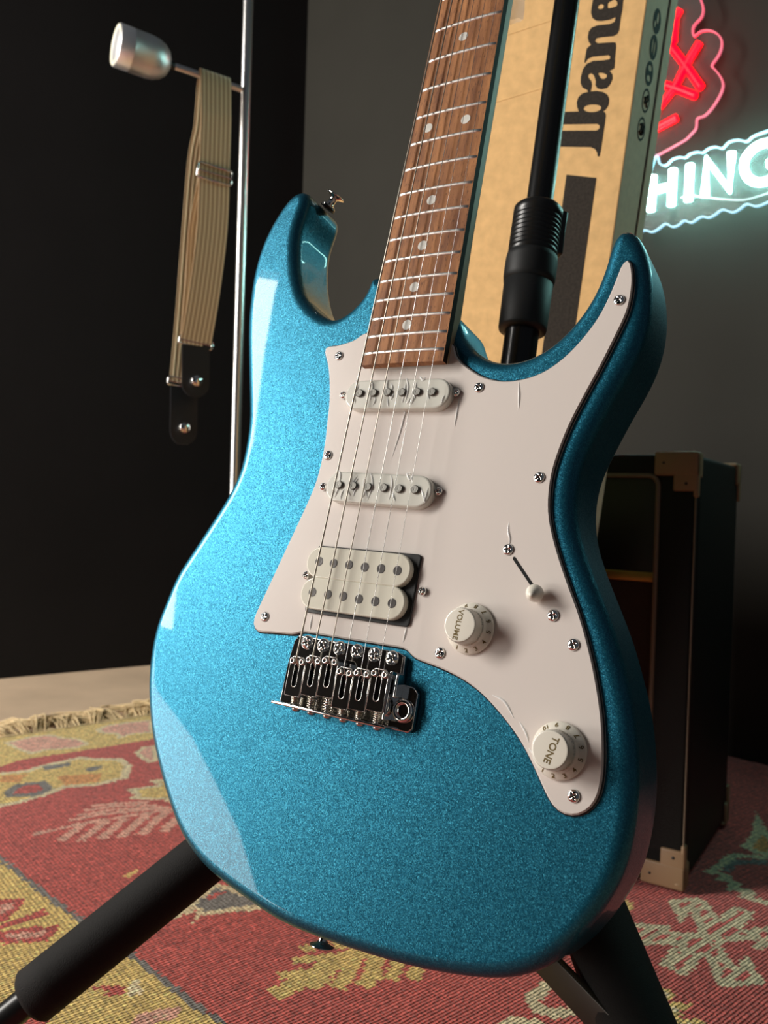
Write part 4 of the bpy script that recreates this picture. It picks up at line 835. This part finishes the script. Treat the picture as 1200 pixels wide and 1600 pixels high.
for sx in (-1, 1):
    for sz in (0, 1):
        for sy in (0, 1):
            zc = HGT if sz else z0; up = -1 if sz else 1; yc = 0 if sy == 0 else DEP; dy = 1 if sy == 0 else -1; mb = MB(); t = .0035
            # L-shaped guard: three plates meeting in a rounded corner
            def pl(c, d_): mb.box(c, d_, 0, None, .003)
            pl((sx*(hw-.022), yc-dy*t/2+dy*.001, zc+up*.011), (.050, t+.002, .028)); pl((sx*(hw-.011), yc-dy*t/2+dy*.0014, zc+up*.020), (.028, t+.002, .046))
            pl((sx*(hw+t/2-.001), yc+dy*.009, zc+up*.012), (t+.002, .024, .030)); pl((sx*(hw+t/2-.001), yc+dy*.003, zc+up*.024), (t+.002, .012, .052))
            pl((sx*(hw-.018), yc+dy*.011, zc-up*t/2+up*.001), (.040, .028, t+.002))
            mb.lathe([(0, -.0085), (.006, -.006), (.0085, 0), (.006, .006), (0, .0085)], 14, 0, (sx*(hw-.004), yc+dy*.004, zc+up*.004))
            for q in ((.036, .010), (.010, .034)): mb.lathe([(.0022, 0), (.0016, .0012), (0, .0016)], 10, 1, (sx*(hw-q[0]), yc-dy*(t-.001), zc+up*q[1]), (0, -dy, 0))
            mb.build('corner_guard', ['amp_corner', 'black'], amp)
mb = MB(); mb.tube([(-.07, DEP/2, HGT), (-.06, DEP/2, HGT+.016), (.06, DEP/2, HGT+.016), (.07, DEP/2, HGT)], .006, 10)
# ------------------------------------------------------------------ floor lamp with bare bulb holder
LP = Vector((-.2365, 1.30, .0085))
lamp = empty('floor_lamp', LP, 'slim silver floor lamp with bullet-shaped bulb holder, against the black wall', 'floor lamp')
def lb(mb, name, mt, parent=None): return mb.build(name, mt, parent or lamp, -LP)
mb = MB(); mb.tube([LP+Vector((0, 0, .012)), LP+Vector((0, 0, 1.54))], .0078, 24); lb(mb, 'pole', 'lamp_pole')
mb = MB(); mb.lathe([(.072, 0), (.074, .004), (.072, .010), (.012, .014), (.010, .03)], 40, 0, LP); lb(mb, 'base', 'lamp_pole')
arm0 = Vector((-.2374, 1.30, 1.0867)); sock = Vector((-.3400, 1.255, 1.099)); 
mb = MB(); mb.tube([arm0, sock], .0052, 14); lb(mb, 'arm', 'lamp_pole')
d = Vector((-.80, -.52, .05)).normalized()
mb = MB(); mb.lathe([(.004, -.004), (.007, -.003), (.007, .004), (.004, .006)], 14, 0, sock, d); mb.lathe([(.0035, -.012), (.0035, .012)], 12, 0, sock, (0, 1, .2)); lb(mb, 'swivel_joint', 'black')
mb = MB(); s0 = sock+d*.003; R_ = .0300
KL = .80
prof = [(.003, 0), (.010, .002), (.018, .007), (.0245, .016), (.0285, .028), (R_, .042), (R_, .075), (R_+.0002, .0755), (R_, .076), (R_, .100), (.0288, .1015)]
mb.lathe([(a, b_*KL) for a, b_ in prof], 48, 0, s0, d); sh = lb(mb, 'bulb_holder', 'lamp_metal')
mb = MB(); mb.lathe([(a, b_*KL) for a, b_ in [(.0288, .1012), (.0282, .1025), (.0225, .1025), (.0218, .099), (.0205, .070), (.006, .062), (.0001, .062)]], 40, 0, s0, d); lb(mb, 'holder_insert', 'ceramic', sh)

# ------------------------------------------------------------------ guitar strap hanging on the lamp arm
ad = (sock-arm0).normalized(); hd_ = Vector((ad.x, ad.y, 0)).normalized(); pd = Vector((-hd_.y, hd_.x, 0))
if pd.y > 0: pd = -pd         # towards the camera
SC0 = arm0+(sock-arm0)*.44
strap = empty('guitar_strap', SC0, 'tan ribbed guitar strap with black leather ends, hanging over the lamp arm', 'guitar strap')
def ribbon(name, path, wid, th, mt, parent=None, wv=None, n=60, wl=None):
    P = crom(path, n, False); V = []; F = []; nc = 42; att = []
    for i, p in enumerate(P):
        t = (P[min(i+1, n-1)]-P[max(i-1, 0)]).normalized(); w_ = (wv if wv is not None else ad); w_ = (w_-t*w_.dot(t)).normalized(); nn_ = t.cross(w_)
        hw_ = (wl(i/(n-1)) if wl else wid)/2
        for k in range(nc+1):
            u = k/nc; V.append(p+w_*(u*2-1)*hw_+nn_*(th/2+.0005*sin(u*2*pi*7))); att.append(u)
        for k in range(nc, -1, -1):
            u = k/nc; V.append(p+w_*(u*2-1)*hw_-nn_*(th/2)); att.append(u)
    m_ = 2*(nc+1)
    for i in range(n-1):
        for k in range(m_): F.append((i*m_+k, i*m_+(k+1) % m_, (i+1)*m_+(k+1) % m_, (i+1)*m_+k))
    F.append(tuple(range(m_))[::-1]); F.append(tuple((n-1)*m_+k for k in range(m_)))
    mb = MB(); mb.add(V, F, 0, False); o = mb.build(name, mt, parent or strap, -SC0)
    a = o.data.attributes.new('across', 'FLOAT', 'POINT')
    a.data.foreach_set('value', att); return o
top = SC0+Vector((0, 0, .0085)); W_ = .046
def sp(fwd, z, side=0.0): return Vector((SC0.x, SC0.y, 0))+pd*fwd+ad*side*1.0*Vector((1, 1, 0)).length/1.4142+Vector((0, 0, z))
front = [top, sp(.016, top.z-.012), sp(.024, top.z-.06), sp(.026, 1.02), sp(.025, .95), sp(.020, .86), sp(.014, .76, .008), sp(.006, .686, .017)]
back = [top+Vector((0, 0, -.0005)), sp(-.014, top.z-.014), sp(-.030, top.z-.07), sp(-.042, .98, .006), sp(-.046, .86, .012), sp(-.044, .74, .018), sp(-.036, .625, .026)]
ribbon('webbing', back[::-1]+front[1:], W_, .0022, 'strap', n=150)
inner = [sp(.021, .930), sp(.010, .86, .010), sp(.002, .78, .012), sp(.001, .688, .017)]
ribbon('webbing_fold', inner, W_, .0022, 'strap', n=40)
def buckle(c, w_, h, th, wdir=ad):
    mb = MB(); x = wdir.normalized(); z = Vector((0, 0, 1)); z = (z-x*z.dot(x)).normalized(); y = z.cross(x)
    P = [c+x*(w_/2)*a+z*(h/2)*b_ for a, b_ in ((-1, -.7), (-.94, -1), (.94, -1), (1, -.7), (1, .7), (.94, 1), (-.94, 1), (-1, .7))]
    mb.tube(P, th, 10, closed=True); mb.tube([c-x*w_/2, c+x*w_/2], th*.8, 8); o = mb.build('slide_buckle', 'chrome', strap, -SC0); return o
buckle(sp(.0285, .938), .052, .022, .0016); buckle(sp(.004, .684, .017), .050, .012, .0018); buckle(sp(-.036, .625, .026), .050, .012, .0018)
def tab(c, dz, fw_):
    o = ribbon('leather_end', [c+Vector((0, 0, -.002)), c+Vector((0, 0, -dz*.5))+pd*.004, c+Vector((0, 0, -dz))+pd*.006], .042, .004, 'leather', n=24, wl=lambda t: .042*(1 if t < .75 else sqrt(max(.05, 1-((t-.75)/.27)**2))))
    cc = c+Vector((0, 0, -dz*.72))+pd*.008; mb = MB(); mb.lathe([(.0085, 0), (.0090, .002), (.0055, .0035), (.005, .008), (.0085, .010), (.0075, .012), (0, .0125)], 22, 0, cc-pd*.001, pd); mb.build('strap_stud', 'chrome', strap, -SC0)
tab(sp(.004, .681, .017), .080, 0); tab(sp(-.036, .620, .026), .092, 0)

# ------------------------------------------------------------------ neon sign on the right wall
N0 = Vector((0, 2.08, 0)); NX = Vector((1, -1, 0)).normalized(); NZ = Vector((0, 0, 1)); NN = Vector((-1, -1, 0)).normalized()
sg0 = N0+NX*.95+Vector((0, 0, .85))
sign = empty('neon_sign', sg0, 'red and white LED neon sign on clear acrylic, mounted on the right wall', 'neon sign')
def npn(x, z, o=0.0): return N0+NX*x*K+NZ*z*K+NN*o
def nt_(mb, name, mt, parent=None): return mb.build(name, mt, parent or sign, -sg0)
for l in RED: mb = MB(); mb.tube([npn(x, z, .004) for x, z in l], .0068, 12); nt_(mb, 'red_tube', 'neon_red')
for l in WHT:
    mb = MB(); P = [npn(x, z, .004) for x, z in l]
    if len(l) > 5: P = crom(P, 50, False)
    mb.tube(P, .0072, 12); nt_(mb, 'white_tube', 'neon_white')
for rad in (160,):   # unseen ring added right of the sign to light the box side teal
    mb = MB(); mb.tube([npn(1330+rad*cos(2*pi*k/48), 1190+rad*sin(2*pi*k/48), .004) for k in range(48)], .0120, 12, closed=True); nt_(mb, 'white_tube', 'neon_white')
def edge_strip(l, mt, name, closed):
    P = crom([npn(x, z, 0) for x, z in l], len(l)*5, closed); n_ = len(P); mb = MB(); V = []; F = []
    for i, p in enumerate(P):
        t = (P[(i+1) % n_ if closed else min(i+1, n_-1)]-P[i-1 if (closed or i) else 0]).normalized(); q = t.cross(NN)
        V += [p+q*.0008, p+q*.0008-NN*.006, p-q*.0008-NN*.006, p-q*.0008]
    for i in range(n_ if closed else n_-1):
        j = (i+1) % n_
        for k in range(4): F.append((4*i+k, 4*i+(k+1) % 4, 4*j+(k+1) % 4, 4*j+k))
    mb.add(V, F, 0, False); return nt_(mb, name, mt)
edge_strip(PNK[0], 'neon_pink_edge', 'lit_edge', False); edge_strip(PNK[1], 'neon_pink_edge', 'lit_edge', False)
loopB = BLU[0][:-1]+BLU[1][::-1]
edge_strip(loopB, 'neon_blue_edge', 'lit_edge', True)
def plate(pts):
    mb = MB(); tv, tf = fill2d([[(x, z) for x, z in pts]]); mb.add([npn(x, z, -.004) for x, z in tv], tf, 0, False); nt_(mb, 'acrylic_panel', 'acrylic')
plate([(p.x, p.y) for p in crom([(a, b_, 0) for a, b_ in loopB], 150)])
pk = PNK[0]+PNK[1][1:]; plate([(p.x, p.y) for p in crom([(a, b_, 0) for a, b_ in pk], 150, False)]+[(pk[-1][0]-120, pk[-1][1]-10), (pk[0][0]-160, pk[0][1])])
mb = MB(); mb.tube(crom([npn(x, z, -.006) for x, z in WIR], 40, False), .0011, 6); nt_(mb, 'wire', 'film')
# wall stand-offs so the sign is carried by the wall
mb = MB()
for x, z in (WHT[2][0], WHT[5][3], RED[1][0]): mb.tube([npn(x, z+6, -.002), npn(x, z+6, -.030)], .004, 10)
nt_(mb, 'stand_off', 'satin')

# ------------------------------------------------------------------ rug
RO = Vector((-.894, 1.294, 0)); RU = Vector((.763, .646, 0)).normalized(); RV = Vector((.646, -.763, 0)).normalized()
PAL = dict(R=(.64, .125, .105), Y=(.90, .66, .23), C=(.96, .80, .50), P=(.95, .50, .38), G=(.25, .245, .23), O=(.85, .40, .14), K=(.82, .72, .46), S=(.60, .27, .20))
CS = .0035; U0, U1, V0, V1 = -.75, 1.33, 0.0, 1.60
nu = int((U1-U0)/CS); nv = int((V1-V0)/CS)
uu = U0+(np.arange(nu)+.5)*CS; vv = V0+(np.arange(nv)+.5)*CS; UU, VV = np.meshgrid(uu, vv, indexing='ij')
PX = (RO.x+UU*RU.x+VV*RV.x)*1000; PY = (RO.y+UU*RU.y+VV*RV.y)*1000
colr = np.zeros((nu, nv, 3)); colr[:] = PAL['R']
wob = 2.2
PXw = PX+RNG.normal(0, wob*.5, PX.shape); PYw = PY+RNG.normal(0, wob*.5, PY.shape)
def paint(c, e, w_, pts):
    P = np.array(pts); x0, y0 = P.min(0)-4; x1, y1 = P.max(0)+4
    sel = (PX > x0) & (PX < x1) & (PY > y0) & (PY < y1)
    if not sel.any(): return
    px = PXw[sel]; py = PYw[sel]; ins = np.zeros(px.shape, bool); dist = np.full(px.shape, 1e9); n_ = len(P)
    for i in range(n_):
        a = P[i-1]; b_ = P[i]
        if a[1] != b_[1]: ins ^= ((a[1] > py) != (b_[1] > py)) & (px < (b_[0]-a[0])*(py-a[1])/(b_[1]-a[1])+a[0])
        d_ = b_-a; t = np.clip(((px-a[0])*d_[0]+(py-a[1])*d_[1])/max(1e-6, d_@d_), 0, 1); dist = np.minimum(dist, np.hypot(px-a[0]-t*d_[0], py-a[1]-t*d_[1]))
    cc = colr[sel]
    if c == 'S':
        st_ = (np.sin(VV[sel]*2*pi/.0125) > 0)[:, None]; base_ = np.where(st_, np.array(PAL['K']), np.array(PAL['R'])*1.15)
    else: base_ = np.array(PAL[c])[None, :]*np.ones((len(px), 1))
    cc = np.where(ins[:, None], base_, cc)
    if w_: cc = np.where((ins & (dist < w_))[:, None], np.array(PAL[e]), cc)
    colr[sel] = cc
for c, e, w_, pts in RUG: paint(c, e, w_, pts)
# motifs carried on over the part of the rug hidden by the guitar and at the far right
colr *= (1+RNG.normal(0, .10, (nu, nv, 1))); colr *= (1+.10*np.sin(VV*2*pi/.007))[..., None]
colr = np.clip(colr, 0, 1)
gx = U0+np.arange(nu+1)*CS; gy = V0+np.arange(nv+1)*CS; GXX, GYY = np.meshgrid(gx, gy, indexing='ij')
zz = .0058+.0012*np.sin(GXX*9+1)*np.sin(GYY*7)+.0003*RNG.normal(0, 1, GXX.shape)*.5
co = np.stack([GXX, GYY, zz], -1).reshape(-1, 3)
# local frame of the rug is (u, v); v runs towards the camera, so mirror-free frame uses -v
co[:, 1] *= -1
ii = (np.arange(nu)[:, None]*(nv+1)+np.arange(nv)[None, :]).reshape(-1)
fc = np.stack([ii, ii+1, ii+nv+2, ii+nv+1], -1)
keepf = ((PX+PY) < 2143).reshape(-1); fc = fc[keepf]   # the rug ends at the right wall
me = bpy.data.meshes.new('kilim_rug'); me.vertices.add(len(co)); me.vertices.foreach_set('co', co.astype(np.float32).ravel())
me.loops.add(fc.size); me.loops.foreach_set('vertex_index', fc.ravel().astype(np.int32)); me.polygons.add(len(fc))
me.polygons.foreach_set('loop_start', np.arange(0, fc.size, 4, dtype=np.int32)); me.update(calc_edges=True); me.validate()
ca = me.color_attributes.new('yarn', 'FLOAT_COLOR', 'CORNER'); cf = np.ones((len(fc), 4, 4), np.float32); cf[:, :, :3] = colr.reshape(-1, 1, 3)[keepf]; ca.data.foreach_set('color', cf.ravel())
me.materials.append(M['rug'])
RR_ = Matrix((RU, -RV, Vector((0, 0, 1)))).transposed()
rug = empty('kilim_rug', RO, 'red and mustard flat-woven rug with geometric motifs and fringed end', 'rug', R=RR_)
ro = bpy.data.objects.new('woven_field', me); COL.objects.link(ro); ro.parent = rug
mb = MB(); mb.prism([(U0, 0), (1.235, 0), (1.33, -1.1), (1.33, -V1), (U0, -V1)], .0004, .0034); mb.build('rug_backing', 'fringe', rug)
mb = MB(); random.seed(5)
ucur = U0
while ucur < 1.18:
    tuft = random.random(); base_a = random.uniform(-.9, .9); L_ = random.uniform(.07, .13)
    for _ in range(14):
        u_ = ucur+random.uniform(-.012, .012); a = base_a+random.uniform(-.35, .35); l = L_*random.uniform(.7, 1.15); lift = random.uniform(.003, .030)*tuft
        pts = [(u_, -.004, .005), (u_+sin(a)*l*.3, cos(a)*l*.3, .006+lift), (u_+sin(a)*l*.65+random.uniform(-.01, .01), cos(a)*l*.65, .005+lift*.7), (u_+sin(a+random.uniform(-.6, .6))*l, cos(a)*l, .0025)]
        mb.tube(crom(pts, 8, False), [.0014]*7+[.0006], 5, caps=False)
    ucur += .022
o = mb.build('fringe', 'fringe', rug); o['kind'] = 'stuff'
mb = MB(); mb.tube([(U0+(1.17-U0)*k/60, -.001+.002*sin(k*1.7), .0052) for k in range(61)], .0030, 8); mb.build('knotted_edge', 'fringe', rug)

# ------------------------------------------------------------------ clear plastic bag hanging from the headstock
bg0 = Vector((.0900, .652, .99)); mb = MB(); V = []; F = []; nA, nB_ = 22, 8
random.seed(3)
for side in (0, 1):
    for i in range(nA+1):
        t = i/nA; z = 1.0-t*(.172); wd_ = .007+.004*t
        cx = .0905-.004*t
        for k in range(nB_+1):
            u = k/nB_*2-1; V.append(Vector((cx+u*wd_+.0006*sin(t*40+k), .650+(side*2-1)*(.0035*(1-u*u)+.0003)+.0012*sin(t*55+k*2.1+side), z+u*.0025*t)))
    o_ = side*(nA+1)*(nB_+1)
    for i in range(nA):
        for k in range(nB_): a = o_+i*(nB_+1)+k; F.append((a, a+1, a+nB_+2, a+nB_+1) if side else (a, a+nB_+1, a+nB_+2, a+1))
mb.add([v-bg0 for v in V], F); o = mb.build('plastic_bag', 'bag', None, loc=bg0)
tag(o, 'small crumpled clear plastic bag hanging beside the guitar neck', 'plastic bag')
